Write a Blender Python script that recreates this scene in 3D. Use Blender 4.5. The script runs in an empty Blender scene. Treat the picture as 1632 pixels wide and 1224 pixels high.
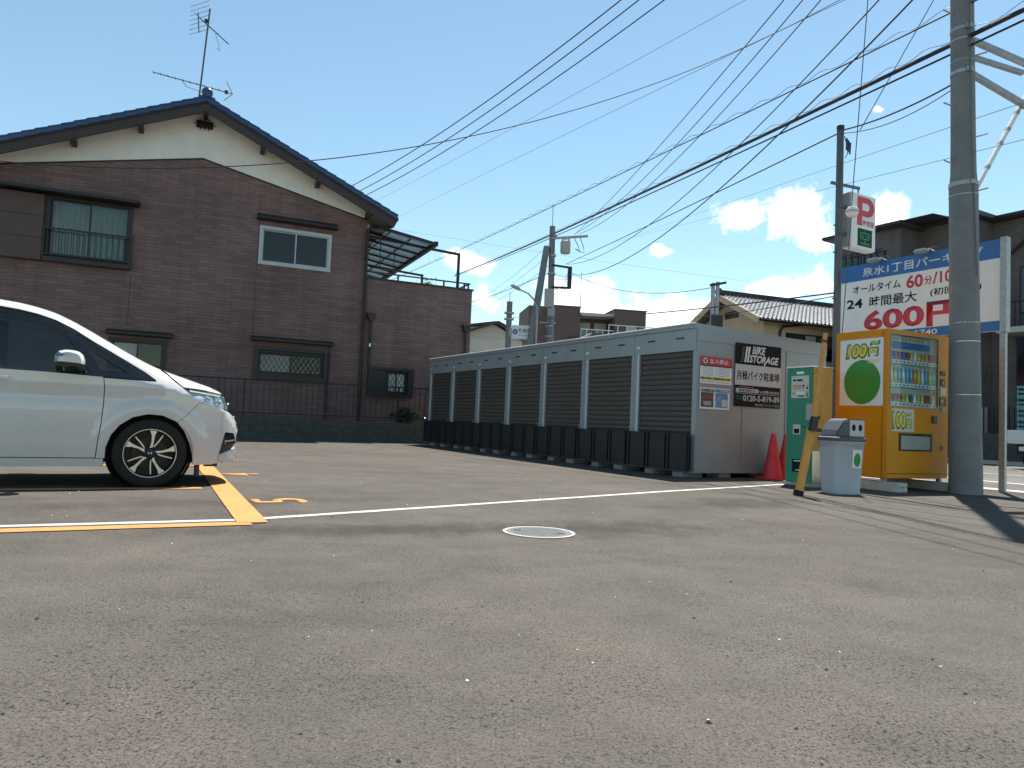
import bpy, bmesh, math, random
from mathutils import Vector, Matrix
from mathutils.geometry import tessellate_polygon
random.seed(11)
R = math.radians
scene = bpy.context.scene
C = scene.collection

# ------------------------------------------------------------------ camera
CAM_H = 0.74
cd = bpy.data.cameras.new('camera'); cam = bpy.data.objects.new('camera', cd); C.objects.link(cam)
cd.sensor_fit = 'HORIZONTAL'; cd.sensor_width = 36.0
cd.lens = 36.0 * 1144.9 / 1632.0
cd.clip_start = 0.05; cd.clip_end = 3000
PITCH, ROLL = 0.05127, 0.0422
cam.matrix_world = Matrix.Translation((0, 0, CAM_H)) @ Matrix.Rotation(R(90) + PITCH, 4, 'X') @ Matrix.Rotation(ROLL, 4, 'Z')
scene.camera = cam

# ------------------------------------------------------------------ sun, sky, exposure
SUN_AZ, SUN_EL = 26.0, 66.0            # azimuth from +Y towards +X
sl = bpy.data.lights.new('sun', 'SUN'); sun = bpy.data.objects.new('sun', sl); C.objects.link(sun)
sl.energy = 4.8; sl.angle = R(0.53); sl.color = (1.0, 0.955, 0.885)
sdir = Vector((math.sin(R(SUN_AZ)) * math.cos(R(SUN_EL)), math.cos(R(SUN_AZ)) * math.cos(R(SUN_EL)), math.sin(R(SUN_EL))))
sun.rotation_euler = sdir.to_track_quat('Z', 'Y').to_euler()
world = bpy.data.worlds.new('World'); scene.world = world; world.use_nodes = True
scene.view_settings.view_transform = 'Standard'; scene.view_settings.look = 'None'
scene.view_settings.exposure = 1.05; scene.view_settings.gamma = 1.0
scene.render.engine = 'CYCLES'
scene.cycles.use_denoising = True
scene.cycles.max_bounces = 8; scene.cycles.transparent_max_bounces = 12
scene.cycles.caustics_reflective = False; scene.cycles.caustics_refractive = False
scene.cycles.sample_clamp_indirect = 6.0

def build_world():
    nt = world.node_tree; N = nt.nodes; L = nt.links
    for n in list(N): N.remove(n)
    out = N.new('ShaderNodeOutputWorld'); bg = N.new('ShaderNodeBackground'); L.new(bg.outputs[0], out.inputs[0])
    sky = N.new('ShaderNodeTexSky'); sky.sky_type = 'NISHITA'; sky.sun_disc = False
    sky.sun_elevation = R(SUN_EL); sky.sun_rotation = R(SUN_AZ)
    sky.altitude = 30; sky.air_density = 1.0; sky.dust_density = 0.05; sky.ozone_density = 2.5
    bg.inputs[1].default_value = 0.093
    tc = N.new('ShaderNodeTexCoord')
    # warped direction for ragged cumulus edges
    nz = N.new('ShaderNodeTexNoise'); nz.inputs['Scale'].default_value = 16; nz.inputs['Detail'].default_value = 7; nz.inputs['Roughness'].default_value = .62
    L.new(tc.outputs['Generated'], nz.inputs['Vector'])
    nf = N.new('ShaderNodeTexNoise'); nf.inputs['Scale'].default_value = 42; nf.inputs['Detail'].default_value = 7; nf.inputs['Roughness'].default_value = .65
    L.new(tc.outputs['Generated'], nf.inputs['Vector'])
    def math_(op, a, b=None, c=None, clamp=False):
        m = N.new('ShaderNodeMath'); m.operation = op; m.use_clamp = clamp
        for i, v in enumerate((a, b, c)):
            if v is None: continue
            if isinstance(v, (int, float)): m.inputs[i].default_value = v
            else: L.new(v, m.inputs[i])
        return m.outputs[0]
    def vmath(op, a, b):
        m = N.new('ShaderNodeVectorMath'); m.operation = op
        for i, v in enumerate((a, b)):
            if v is None: continue
            if isinstance(v, tuple): m.inputs[i].default_value = v
            else: L.new(v, m.inputs[i])
        return m
    blobs = [(-0.072,0.974,0.216,0.040,0.016),(-0.04,0.985,0.165,0.026,0.021),(0.089,0.981,0.168,0.072,0.036),
             (0.06,0.98,0.185,0.03,0.02),(0.193,0.952,0.237,0.021,0.010),(0.284,0.917,0.280,0.032,0.017),
             (0.355,0.895,0.275,0.040,0.030),(0.372,0.895,0.243,0.036,0.013),(0.442,0.857,0.266,0.028,0.024),
             (0.328,0.926,0.184,0.036,0.016),(0.384,0.903,0.192,0.026,0.018),(0.243,0.958,0.150,0.082,0.028),
             (0.414,0.827,0.381,0.008,0.004),(0.179,0.972,0.147,0.055,0.024),
             (-0.62,0.75,0.23,0.07,0.03),(-0.9,0.40,0.20,0.10,0.04),(0.80,0.52,0.27,0.09,0.04),(0.96,0.1,0.22,0.08,0.03),
             (0.75,-0.62,0.25,0.10,0.04),(0.1,-0.97,0.22,0.12,0.05),(-0.55,-0.8,0.28,0.09,0.04),(-0.95,-0.2,0.3,0.08,0.035)]
    wn = N.new('ShaderNodeTexNoise'); wn.inputs['Scale'].default_value = 17; wn.inputs['Detail'].default_value = 8; wn.inputs['Roughness'].default_value = .6
    L.new(tc.outputs['Generated'], wn.inputs['Vector'])
    w0 = vmath('SUBTRACT', wn.outputs['Color'], (.5, .5, .5)); w1 = vmath('MULTIPLY', w0.outputs[0], (.045, .045, .03))
    warp = vmath('ADD', tc.outputs['Generated'], w1.outputs[0]).outputs[0]
    acc = None
    for (x, y, z, w, h) in blobs:
        d = vmath('SUBTRACT', warp, (x, y, z))
        s = vmath('MULTIPLY', d.outputs[0], (1 / w, 1 / w, 1 / h))
        ln = vmath('LENGTH', s.outputs[0], None)
        v = math_('SUBTRACT', 1.0, ln.outputs['Value'])
        acc = v if acc is None else math_('MAXIMUM', acc, v)
    a1 = math_('MULTIPLY_ADD', nz.outputs['Fac'], 2.4, -1.2)
    a2 = math_('MULTIPLY_ADD', nf.outputs['Fac'], 1.5, -0.75)
    f = math_('ADD', math_('ADD', acc, a1), a2)
    mr = N.new('ShaderNodeMapRange'); mr.interpolation_type = 'SMOOTHSTEP'
    mr.inputs['From Min'].default_value = -0.15; mr.inputs['From Max'].default_value = 0.62
    L.new(f, mr.inputs['Value'])
    # soft grey undersides inside each cumulus
    mr2 = N.new('ShaderNodeMapRange'); mr2.inputs['From Min'].default_value = 0.35; mr2.inputs['From Max'].default_value = 1.3
    mr2.inputs['To Min'].default_value = 1.0; mr2.inputs['To Max'].default_value = 0.80
    L.new(f, mr2.inputs['Value'])
    cc = N.new('ShaderNodeMix'); cc.data_type = 'RGBA'; cc.blend_type = 'MULTIPLY'; cc.inputs[0].default_value = 1
    cc.inputs[6].default_value = (9.0, 9.3, 9.6, 1); L.new(mr2.outputs[0], cc.inputs[7])
    mx = N.new('ShaderNodeMix'); mx.data_type = 'RGBA'
    wb = N.new('ShaderNodeMix'); wb.data_type = 'RGBA'; wb.blend_type = 'MULTIPLY'; wb.inputs[0].default_value = 1
    L.new(sky.outputs[0], wb.inputs[6]); wb.inputs[7].default_value = (1.05, 1.09, .90, 1)
    L.new(mr.outputs[0], mx.inputs[0]); L.new(wb.outputs[2], mx.inputs[6]); L.new(cc.outputs[2], mx.inputs[7])
    L.new(mx.outputs[2], bg.inputs[0])
build_world()

# ------------------------------------------------------------------ materials
MATS = {}
def M(name, col, rough=.6, metal=0., var=.12, scale=6., bump=0., bscale=80., coat=0., spec=.5, stretch=None, emit=None, dirt=0.):
    if name in MATS: return MATS[name]
    m = bpy.data.materials.new(name); m.use_nodes = True; nt = m.node_tree; N = nt.nodes; L = nt.links
    b = N['Principled BSDF']
    b.inputs['Roughness'].default_value = rough; b.inputs['Metallic'].default_value = metal
    b.inputs['Specular IOR Level'].default_value = spec; b.inputs['Coat Weight'].default_value = coat; b.inputs['Coat Roughness'].default_value = .04
    tc = N.new('ShaderNodeTexCoord'); oi = N.new('ShaderNodeObjectInfo'); vo = N.new('ShaderNodeVectorMath'); vo.operation = 'MULTIPLY_ADD'
    L.new(oi.outputs['Random'], vo.inputs[0]); vo.inputs[1].default_value = (13.1, 7.7, 5.3); L.new(tc.outputs['Object'], vo.inputs[2]); src = vo.outputs[0]
    if stretch:
        mp = N.new('ShaderNodeMapping'); mp.inputs['Scale'].default_value = stretch; L.new(src, mp.inputs[0]); src = mp.outputs[0]
    n = N.new('ShaderNodeTexNoise'); n.inputs['Scale'].default_value = scale; n.inputs['Detail'].default_value = 6; n.inputs['Roughness'].default_value = .6
    L.new(src, n.inputs['Vector'])
    mr = N.new('ShaderNodeMapRange'); mr.inputs['From Min'].default_value = .3; mr.inputs['From Max'].default_value = .7
    mr.inputs['To Min'].default_value = 1 - var; mr.inputs['To Max'].default_value = 1 + var; L.new(n.outputs['Fac'], mr.inputs['Value'])
    mx = N.new('ShaderNodeMix'); mx.data_type = 'RGBA'; mx.blend_type = 'MULTIPLY'; mx.inputs[0].default_value = 1
    mx.inputs[6].default_value = (*col, 1); L.new(mr.outputs[0], mx.inputs[7])
    last = mx.outputs[2]
    if dirt:
        n2 = N.new('ShaderNodeTexNoise'); n2.inputs['Scale'].default_value = 2.2; n2.inputs['Detail'].default_value = 8; n2.inputs['Roughness'].default_value = .7
        mp2 = N.new('ShaderNodeMapping'); mp2.inputs['Scale'].default_value = (1.6, 1.6, .35); L.new(vo.outputs[0], mp2.inputs[0]); L.new(mp2.outputs[0], n2.inputs['Vector'])
        r2 = N.new('ShaderNodeMapRange'); r2.inputs['From Min'].default_value = .5; r2.inputs['From Max'].default_value = .75; r2.inputs['To Max'].default_value = dirt
        L.new(n2.outputs['Fac'], r2.inputs['Value'])
        m2 = N.new('ShaderNodeMix'); m2.data_type = 'RGBA'; L.new(r2.outputs[0], m2.inputs[0]); L.new(last, m2.inputs[6]); m2.inputs[7].default_value = (.09, .08, .065, 1)
        last = m2.outputs[2]
    L.new(last, b.inputs['Base Color'])
    r3 = N.new('ShaderNodeMapRange'); r3.inputs['To Min'].default_value = max(rough - .08, .02); r3.inputs['To Max'].default_value = min(rough + .08, 1); L.new(n.outputs['Fac'], r3.inputs['Value']); L.new(r3.outputs[0], b.inputs['Roughness'])
    if bump:
        n3 = N.new('ShaderNodeTexNoise'); n3.inputs['Scale'].default_value = bscale; n3.inputs['Detail'].default_value = 4; L.new(src, n3.inputs['Vector'])
        bp = N.new('ShaderNodeBump'); bp.inputs['Strength'].default_value = bump; bp.inputs['Distance'].default_value = .004
        L.new(n3.outputs['Fac'], bp.inputs['Height']); L.new(bp.outputs[0], b.inputs['Normal'])
    if emit:
        b.inputs['Emission Color'].default_value = (*emit[:3], 1); b.inputs['Emission Strength'].default_value = emit[3]
    MATS[name] = m; return m

def glass_mat(name, tint=(.5, .55, .55), rough=.02, spec=1.0):
    m = bpy.data.materials.new(name); m.use_nodes = True; nt = m.node_tree; N = nt.nodes; L = nt.links
    N.remove(N['Principled BSDF']); out = N['Material Output']
    tr = N.new('ShaderNodeBsdfTransparent'); tr.inputs[0].default_value = (*tint, 1)
    gl = N.new('ShaderNodeBsdfGlossy'); gl.inputs['Roughness'].default_value = rough
    lw = N.new('ShaderNodeLayerWeight'); lw.inputs[0].default_value = .5
    pw = N.new('ShaderNodeMath'); pw.operation = 'POWER'; pw.inputs[1].default_value = 5.0; L.new(lw.outputs['Facing'], pw.inputs[0])
    mm = N.new('ShaderNodeMath'); mm.operation = 'MULTIPLY_ADD'; mm.use_clamp = True; mm.inputs[1].default_value = .94 * spec; mm.inputs[2].default_value = .05 * spec; L.new(pw.outputs[0], mm.inputs[0])
    mx = N.new('ShaderNodeMixShader'); L.new(mm.outputs[0], mx.inputs[0]); L.new(tr.outputs[0], mx.inputs[1]); L.new(gl.outputs[0], mx.inputs[2])
    L.new(mx.outputs[0], out.inputs[0]); MATS[name] = m; return m

def asphalt_mat(name, base=(.090, .0805, .0695), near=True):
    m = bpy.data.materials.new(name); m.use_nodes = True; nt = m.node_tree; N = nt.nodes; L = nt.links
    b = N['Principled BSDF']; b.inputs['Roughness'].default_value = .9; b.inputs['Specular IOR Level'].default_value = .2
    tc = N.new('ShaderNodeTexCoord'); P = tc.outputs['Object']
    def noise(scale, detail=5, rough=.6, vec=P):
        n = N.new('ShaderNodeTexNoise'); n.inputs['Scale'].default_value = scale; n.inputs['Detail'].default_value = detail; n.inputs['Roughness'].default_value = rough
        L.new(vec, n.inputs['Vector']); return n.outputs['Fac']
    def mr(v, a, c, d, e, smooth=False):
        n = N.new('ShaderNodeMapRange'); n.inputs['From Min'].default_value = a; n.inputs['From Max'].default_value = c
        n.inputs['To Min'].default_value = d; n.inputs['To Max'].default_value = e
        if smooth: n.interpolation_type = 'SMOOTHSTEP'
        L.new(v, n.inputs['Value']); return n.outputs[0]
    def mul(*vs):
        o = vs[0]
        for v in vs[1:]:
            n = N.new('ShaderNodeMath'); n.operation = 'MULTIPLY'; L.new(o, n.inputs[0]); L.new(v, n.inputs[1]); o = n.outputs[0]
        return o
    mp = N.new('ShaderNodeMapping'); mp.inputs['Rotation'].default_value = (0, 0, R(-33)); mp.inputs['Scale'].default_value = (.6, 1.2, 1); L.new(P, mp.inputs[0])
    big = mr(noise(.33, 5), .3, .7, .80, 1.18)
    mid = mr(noise(2.3, 7, .70), .28, .72, .80, 1.18)
    streak = mr(noise(1.1, 8, .70, mp.outputs[0]), .52, .70, 1.02, .80, True)
    vor = N.new('ShaderNodeTexVoronoi'); vor.inputs['Scale'].default_value = 210; L.new(P, vor.inputs['Vector'])
    sep = N.new('ShaderNodeSeparateColor'); L.new(vor.outputs['Color'], sep.inputs[0])
    agg = mr(sep.outputs[0], 0, 1, .84, 1.15)
    spark = mr(sep.outputs[1], .985, .99, 1.0, 1.6)
    clus = mr(noise(1.3, 6, .68), .42, .62, .0, 1.0, True)
    pitn = mr(noise(110, 4, .72), .40, .455, 1.0, 0.0, True)
    pit2 = mr(noise(42, 6, .78), .385, .425, 1.0, 0.0, True)
    def add(a, c2, clamp=True):
        n = N.new('ShaderNodeMath'); n.operation = 'ADD'; n.use_clamp = clamp; L.new(a, n.inputs[0]); L.new(c2, n.inputs[1]); return n.outputs[0]
    pit = mul(add(pitn, pit2), mr(clus, 0, 1, .45, 1.0))
    pitd = mr(pit, 0, 1, 1.06, .16)
    def stain(c, ang, hx, hy, amt):
        m2 = N.new('ShaderNodeMapping'); m2.vector_type = 'TEXTURE'; m2.inputs['Location'].default_value = (c[0], c[1], 0); m2.inputs['Rotation'].default_value = (0, 0, R(ang)); m2.inputs['Scale'].default_value = (hx, hy, 1); L.new(P, m2.inputs[0])
        ln = N.new('ShaderNodeVectorMath'); ln.operation = 'LENGTH'; L.new(m2.outputs[0], ln.inputs[0])
        a2 = N.new('ShaderNodeMath'); a2.operation = 'MULTIPLY_ADD'; L.new(noise(4.5, 8, .72), a2.inputs[0]); a2.inputs[1].default_value = 2.6; L.new(ln.outputs['Value'], a2.inputs[2])
        return mr(a2.outputs[0], 1.55, 2.45, amt, 1.0, True)
    # ravelled, oil-darkened patches round the manhole and near the machines
    val = mul(big, mid, streak, agg, spark, pitd, stain((-.75, 4.72), 19, 1.5, .30, .58), stain((.75, 5.15), 24, .9, .45, .62), stain((2.35, 7.35), 35, 1.1, .5, .64), stain((-2.6, 5.5), 30, 1.5, .3, .74)) if near else mul(big, mid, streak, agg, spark, pitd)
    cb = N.new('ShaderNodeMix'); cb.data_type = 'RGBA'; L.new(mr(noise(.6, 3), .35, .65, 0, 1), cb.inputs[0])
    cb.inputs[6].default_value = (*base, 1); cb.inputs[7].default_value = (base[0] * 1.015, base[1] * .995, base[2] * .97, 1)
    mx = N.new('ShaderNodeMix'); mx.data_type = 'RGBA'; mx.blend_type = 'MULTIPLY'; mx.inputs[0].default_value = 1
    L.new(cb.outputs[2], mx.inputs[6]); L.new(val, mx.inputs[7]); L.new(mx.outputs[2], b.inputs['Base Color'])
    h = N.new('ShaderNodeMath'); h.operation = 'MULTIPLY_ADD'; L.new(pit, h.inputs[0]); h.inputs[1].default_value = -1.2; L.new(mr(vor.outputs['Distance'], 0, .8, .8, 0), h.inputs[2])
    h2 = N.new('ShaderNodeMath'); h2.operation = 'MULTIPLY_ADD'; L.new(noise(3.5, 4), h2.inputs[0]); h2.inputs[1].default_value = 2.0; L.new(h.outputs[0], h2.inputs[2])
    bp = N.new('ShaderNodeBump'); bp.inputs['Strength'].default_value = .6; bp.inputs['Distance'].default_value = .004
    L.new(h2.outputs[0], bp.inputs['Height']); L.new(bp.outputs[0], b.inputs['Normal'])
    MATS[name] = m; return m

def worn_paint(name, col, wear=.42, under=(.11, .10, .09)):
    m = bpy.data.materials.new(name); m.use_nodes = True; nt = m.node_tree; N = nt.nodes; L = nt.links
    b = N['Principled BSDF']; b.inputs['Roughness'].default_value = .7
    tc = N.new('ShaderNodeTexCoord')
    n = N.new('ShaderNodeTexNoise'); n.inputs['Scale'].default_value = 55; n.inputs['Detail'].default_value = 7; n.inputs['Roughness'].default_value = .75; L.new(tc.outputs['Object'], n.inputs['Vector'])
    n2 = N.new('ShaderNodeTexNoise'); n2.inputs['Scale'].default_value = 3; n2.inputs['Detail'].default_value = 4; L.new(tc.outputs['Object'], n2.inputs['Vector'])
    ad = N.new('ShaderNodeMath'); ad.operation = 'MULTIPLY_ADD'; L.new(n2.outputs['Fac'], ad.inputs[0]); ad.inputs[1].default_value = .35; L.new(n.outputs['Fac'], ad.inputs[2])
    r = N.new('ShaderNodeMapRange'); r.inputs['From Min'].default_value = wear + .10; r.inputs['From Max'].default_value = wear + .22; L.new(ad.outputs[0], r.inputs['Value'])
    r2 = N.new('ShaderNodeMapRange'); r2.inputs['To Min'].default_value = .8; r2.inputs['To Max'].default_value = 1.1; L.new(n2.outputs['Fac'], r2.inputs['Value'])
    c = N.new('ShaderNodeMix'); c.data_type = 'RGBA'; c.blend_type = 'MULTIPLY'; c.inputs[0].default_value = 1; c.inputs[6].default_value = (*col, 1); L.new(r2.outputs[0], c.inputs[7])
    mx = N.new('ShaderNodeMix'); mx.data_type = 'RGBA'; L.new(r.outputs[0], mx.inputs[0]); mx.inputs[6].default_value = (*under, 1); L.new(c.outputs[2], mx.inputs[7])
    L.new(mx.outputs[2], b.inputs['Base Color'])
    bp = N.new('ShaderNodeBump'); bp.inputs['Strength'].default_value = .3; bp.inputs['Distance'].default_value = .002; L.new(n.outputs['Fac'], bp.inputs['Height']); L.new(bp.outputs[0], b.inputs['Normal'])
    MATS[name] = m; return m

def brick_mat(name, c1, c2, mortar, bw, bh, ms=.006, axis='XZ', bump=.5, rough=.75):
    m = bpy.data.materials.new(name); m.use_nodes = True; nt = m.node_tree; N = nt.nodes; L = nt.links
    b = N['Principled BSDF']; b.inputs['Roughness'].default_value = rough; b.inputs['Specular IOR Level'].default_value = .3
    tc = N.new('ShaderNodeTexCoord'); sp = N.new('ShaderNodeSeparateXYZ'); L.new(tc.outputs['Object'], sp.inputs[0])
    ad = N.new('ShaderNodeMath'); ad.operation = 'ADD'; L.new(sp.outputs[0], ad.inputs[0]); L.new(sp.outputs[1], ad.inputs[1])
    cb = N.new('ShaderNodeCombineXYZ'); L.new(ad.outputs[0], cb.inputs[0]); L.new(sp.outputs[2], cb.inputs[1])
    br = N.new('ShaderNodeTexBrick'); L.new(cb.outputs[0], br.inputs['Vector'])
    br.inputs['Scale'].default_value = 1; br.inputs['Brick Width'].default_value = bw; br.inputs['Row Height'].default_value = bh
    br.inputs['Mortar Size'].default_value = ms; br.inputs['Mortar Smooth'].default_value = .2; br.inputs['Bias'].default_value = -.1
    br.inputs['Color1'].default_value = (*c1, 1); br.inputs['Color2'].default_value = (*c2, 1); br.inputs['Mortar'].default_value = (*mortar, 1)
    br.offset = .37; br.offset_frequency = 2
    n = N.new('ShaderNodeTexNoise'); n.inputs['Scale'].default_value = .7; n.inputs['Detail'].default_value = 6; L.new(tc.outputs['Object'], n.inputs['Vector'])
    mr = N.new('ShaderNodeMapRange'); mr.inputs['From Min'].default_value = .3; mr.inputs['From Max'].default_value = .7; mr.inputs['To Min'].default_value = .85; mr.inputs['To Max'].default_value = 1.15; L.new(n.outputs['Fac'], mr.inputs['Value'])
    mx = N.new('ShaderNodeMix'); mx.data_type = 'RGBA'; mx.blend_type = 'MULTIPLY'; mx.inputs[0].default_value = 1; L.new(br.outputs['Color'], mx.inputs[6]); L.new(mr.outputs[0], mx.inputs[7])
    ms_ = N.new('ShaderNodeMapping'); ms_.inputs['Scale'].default_value = (2.6, 2.6, .16); L.new(tc.outputs['Object'], ms_.inputs[0])
    n4 = N.new('ShaderNodeTexNoise'); n4.inputs['Scale'].default_value = 1.3; n4.inputs['Detail'].default_value = 7; n4.inputs['Roughness'].default_value = .65; L.new(ms_.outputs[0], n4.inputs['Vector'])
    m4 = N.new('ShaderNodeMapRange'); m4.inputs['From Min'].default_value = .35; m4.inputs['From Max'].default_value = .65; m4.inputs['To Min'].default_value = .91; m4.inputs['To Max'].default_value = 1.08; L.new(n4.outputs['Fac'], m4.inputs['Value'])
    mx4 = N.new('ShaderNodeMix'); mx4.data_type = 'RGBA'; mx4.blend_type = 'MULTIPLY'; mx4.inputs[0].default_value = 1; L.new(mx.outputs[2], mx4.inputs[6]); L.new(m4.outputs[0], mx4.inputs[7])
    L.new(mx4.outputs[2], b.inputs['Base Color'])
    n3 = N.new('ShaderNodeTexNoise'); n3.inputs['Scale'].default_value = 30; L.new(tc.outputs['Object'], n3.inputs['Vector'])
    h = N.new('ShaderNodeMath'); h.operation = 'MULTIPLY_ADD'; L.new(br.outputs['Fac'], h.inputs[0]); h.inputs[1].default_value = -1.0; L.new(n3.outputs['Fac'], h.inputs[2])
    bp = N.new('ShaderNodeBump'); bp.inputs['Strength'].default_value = bump; bp.inputs['Distance'].default_value = .012; L.new(h.outputs[0], bp.inputs['Height']); L.new(bp.outputs[0], b.inputs['Normal'])
    MATS[name] = m; return m

# ------------------------------------------------------------------ mesh helpers
class MB:
    def __init__(s): s.v = []; s.f = []
    def quad(s, a, b, c, d):
        n = len(s.v); s.v += [tuple(a), tuple(b), tuple(c), tuple(d)]; s.f.append((n, n + 1, n + 2, n + 3)); return s
    def box(s, x0, x1, y0, y1, z0, z1, mtx=None):
        n = len(s.v)
        p = [(x0, y0, z0), (x1, y0, z0), (x1, y1, z0), (x0, y1, z0), (x0, y0, z1), (x1, y0, z1), (x1, y1, z1), (x0, y1, z1)]
        if mtx is not None: p = [tuple(mtx @ Vector(q)) for q in p]
        s.v += p
        s.f += [tuple(n + i for i in q) for q in ((0, 3, 2, 1), (4, 5, 6, 7), (0, 1, 5, 4), (1, 2, 6, 5), (2, 3, 7, 6), (3, 0, 4, 7))]; return s
    def beam(s, p0, p1, w, h=None, up=(0, 0, 1)):
        h = h or w; p0 = Vector(p0); p1 = Vector(p1); d = (p1 - p0); L = d.length; d.normalize()
        u = Vector(up)
        if abs(d.dot(u)) > .98: u = Vector((0, 1, 0)) if abs(d.y) < .9 else Vector((1, 0, 0))
        sx = d.cross(u).normalized(); uz = sx.cross(d).normalized()
        n = len(s.v)
        for t in (p0, p1):
            for (a, b) in ((-1, -1), (1, -1), (1, 1), (-1, 1)): s.v.append(tuple(t + sx * a * w / 2 + uz * b * h / 2))
        s.f += [tuple(n + i for i in q) for q in ((0, 1, 2, 3), (7, 6, 5, 4), (0, 4, 5, 1), (1, 5, 6, 2), (2, 6, 7, 3), (3, 7, 4, 0))]; return s
    def tube(s, pts, r, k=8, caps=True):
        pts = [Vector(p) for p in pts]; rs = r if isinstance(r, (list, tuple)) else [r] * len(pts)
        n0 = len(s.v); prev = None
        for i, p in enumerate(pts):
            d = (pts[min(i + 1, len(pts) - 1)] - pts[max(i - 1, 0)]).normalized()
            u = Vector((0, 0, 1)) if abs(d.z) < .9 else Vector((0, 1, 0))
            if prev is not None and (prev - d * prev.dot(d)).length > 1e-4: a = (prev - d * prev.dot(d)).normalized()
            else: a = d.cross(u).normalized()
            prev = a; b = d.cross(a)
            for j in range(k):
                t = 2 * math.pi * j / k; s.v.append(tuple(p + (a * math.cos(t) + b * math.sin(t)) * rs[i]))
        for i in range(len(pts) - 1):
            for j in range(k):
                q = n0 + i * k; s.f.append((q + j, q + (j + 1) % k, q + k + (j + 1) % k, q + k + j))
        if caps: s.f.append(tuple(n0 + j for j in reversed(range(k)))); s.f.append(tuple(n0 + (len(pts) - 1) * k + j for j in range(k)))
        return s
    def lathe(s, prof, k=24, axis='Z', c=(0, 0, 0), caps=True):
        n0 = len(s.v)
        for (r, h) in prof:
            for j in range(k):
                t = 2 * math.pi * j / k; a, b = r * math.cos(t), r * math.sin(t)
                q = (a, b, h) if axis == 'Z' else ((a, h, b) if axis == 'Y' else (h, a, b))
                s.v.append((q[0] + c[0], q[1] + c[1], q[2] + c[2]))
        for i in range(len(prof) - 1):
            for j in range(k):
                q = n0 + i * k; s.f.append((q + j, q + (j + 1) % k, q + k + (j + 1) % k, q + k + j))
        if caps:
            s.f.append(tuple(n0 + j for j in reversed(range(k)))); s.f.append(tuple(n0 + (len(prof) - 1) * k + j for j in range(k)))
        return s
    def prism(s, poly, y0, y1, plane='XZ'):
        n0 = len(s.v); k = len(poly)
        for y in (y0, y1):
            for (a, b) in poly: s.v.append((a, y, b) if plane == 'XZ' else ((a, b, y) if plane == 'XY' else (y, a, b)))
        for j in range(k): s.f.append((n0 + j, n0 + (j + 1) % k, n0 + k + (j + 1) % k, n0 + k + j))
        tri = tessellate_polygon([[Vector((a, b, 0)) for a, b in poly]])
        for t in tri: s.f.append(tuple(n0 + i for i in t)); s.f.append(tuple(n0 + k + i for i in reversed(t)))
        return s
    def build(s, name, mat, parent=None, loc=(0, 0, 0), smooth=False, bevel=0., rot=(0, 0, 0), kind=None):
        me = bpy.data.meshes.new(name); me.from_pydata(s.v, [], s.f); me.validate()
        bm = bmesh.new(); bm.from_mesh(me); bmesh.ops.recalc_face_normals(bm, faces=bm.faces)
        if bevel:
            bmesh.ops.remove_doubles(bm, verts=bm.verts, dist=1e-5)
            ed = [e for e in bm.edges if len(e.link_faces) == 2 and e.calc_face_angle(0) > .6]
            bmesh.ops.bevel(bm, geom=ed, offset=bevel, segments=2, affect='EDGES', clamp_overlap=True)
        bm.to_mesh(me); bm.free()
        if smooth:
            me.polygons.foreach_set('use_smooth', [True] * len(me.polygons))
            try: me.set_sharp_from_angle(angle=R(38))
            except Exception: pass
        me.materials.append(MATS[mat] if isinstance(mat, str) else mat)
        o = bpy.data.objects.new(name, me); C.objects.link(o); o.location = loc; o.rotation_euler = rot
        if parent: o.parent = parent
        if kind: o['kind'] = kind
        return o

def tag(o, label, cat, group=None):
    o['label'] = label; o['category'] = cat
    if group: o['group'] = group
    return o
def thing(name, label, cat, loc=(0, 0, 0), rz=0., group=None):
    o = bpy.data.objects.new(name, None); o.empty_display_size = .2; C.objects.link(o); o.location = loc; o.rotation_euler = (0, 0, R(rz)); return tag(o, label, cat, group)
def struct(o): o['kind'] = 'structure'; return o
def link_copy(src, name, parent, loc=None, rot=None):
    o = bpy.data.objects.new(name, src.data); C.objects.link(o); o.parent = parent
    o.location = src.location if loc is None else loc
    o.rotation_euler = src.rotation_euler if rot is None else rot
    return o
def copy_tree(src, parent=None):
    c = src.copy(); C.objects.link(c); c.parent = parent
    for ch in [o for o in C.objects if o.parent is src]: copy_tree(ch, c)
    return c
def text(name, body, mat, parent, x0, x1, z0, z1, y=0., side='F', bold=.0, shear=0., thick=.0015, space=1.0, outline=0.):
    """letters filling the box x0..x1, z0..z1 in the parent's frame; side F faces -y, L faces -x"""
    cu = bpy.data.curves.new(name, 'FONT'); cu.body = body; cu.offset = bold; cu.shear = shear; cu.space_character = space; cu.resolution_u = 3
    to = bpy.data.objects.new(name, cu); C.objects.link(to)
    me = bpy.data.meshes.new_from_object(to.evaluated_get(bpy.context.evaluated_depsgraph_get()))
    C.objects.unlink(to); bpy.data.objects.remove(to)
    xs = [v.co.x for v in me.vertices]; ys = [v.co.y for v in me.vertices]
    ax, bx, ay, by = min(xs), max(xs), min(ys), max(ys)
    for v in me.vertices:
        px = x0 + (v.co.x - ax) / (bx - ax) * (x1 - x0); pz = z0 + (v.co.y - ay) / max(by - ay, 1e-6) * (z1 - z0)
        v.co = (px, y, pz) if side == 'F' else (y, -px, pz)
    bm = bmesh.new(); bm.from_mesh(me); r = bmesh.ops.extrude_face_region(bm, geom=bm.faces[:])
    dv = Vector((0, -thick, 0)) if side == 'F' else Vector((-thick, 0, 0))
    bmesh.ops.translate(bm, verts=[g for g in r['geom'] if isinstance(g, bmesh.types.BMVert)], vec=dv)
    bmesh.ops.recalc_face_normals(bm, faces=bm.faces); bm.to_mesh(me); bm.free()
    me.materials.clear(); me.materials.append(MATS[mat])
    o = bpy.data.objects.new(name, me); C.objects.link(o); o.parent = parent; return o
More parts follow.
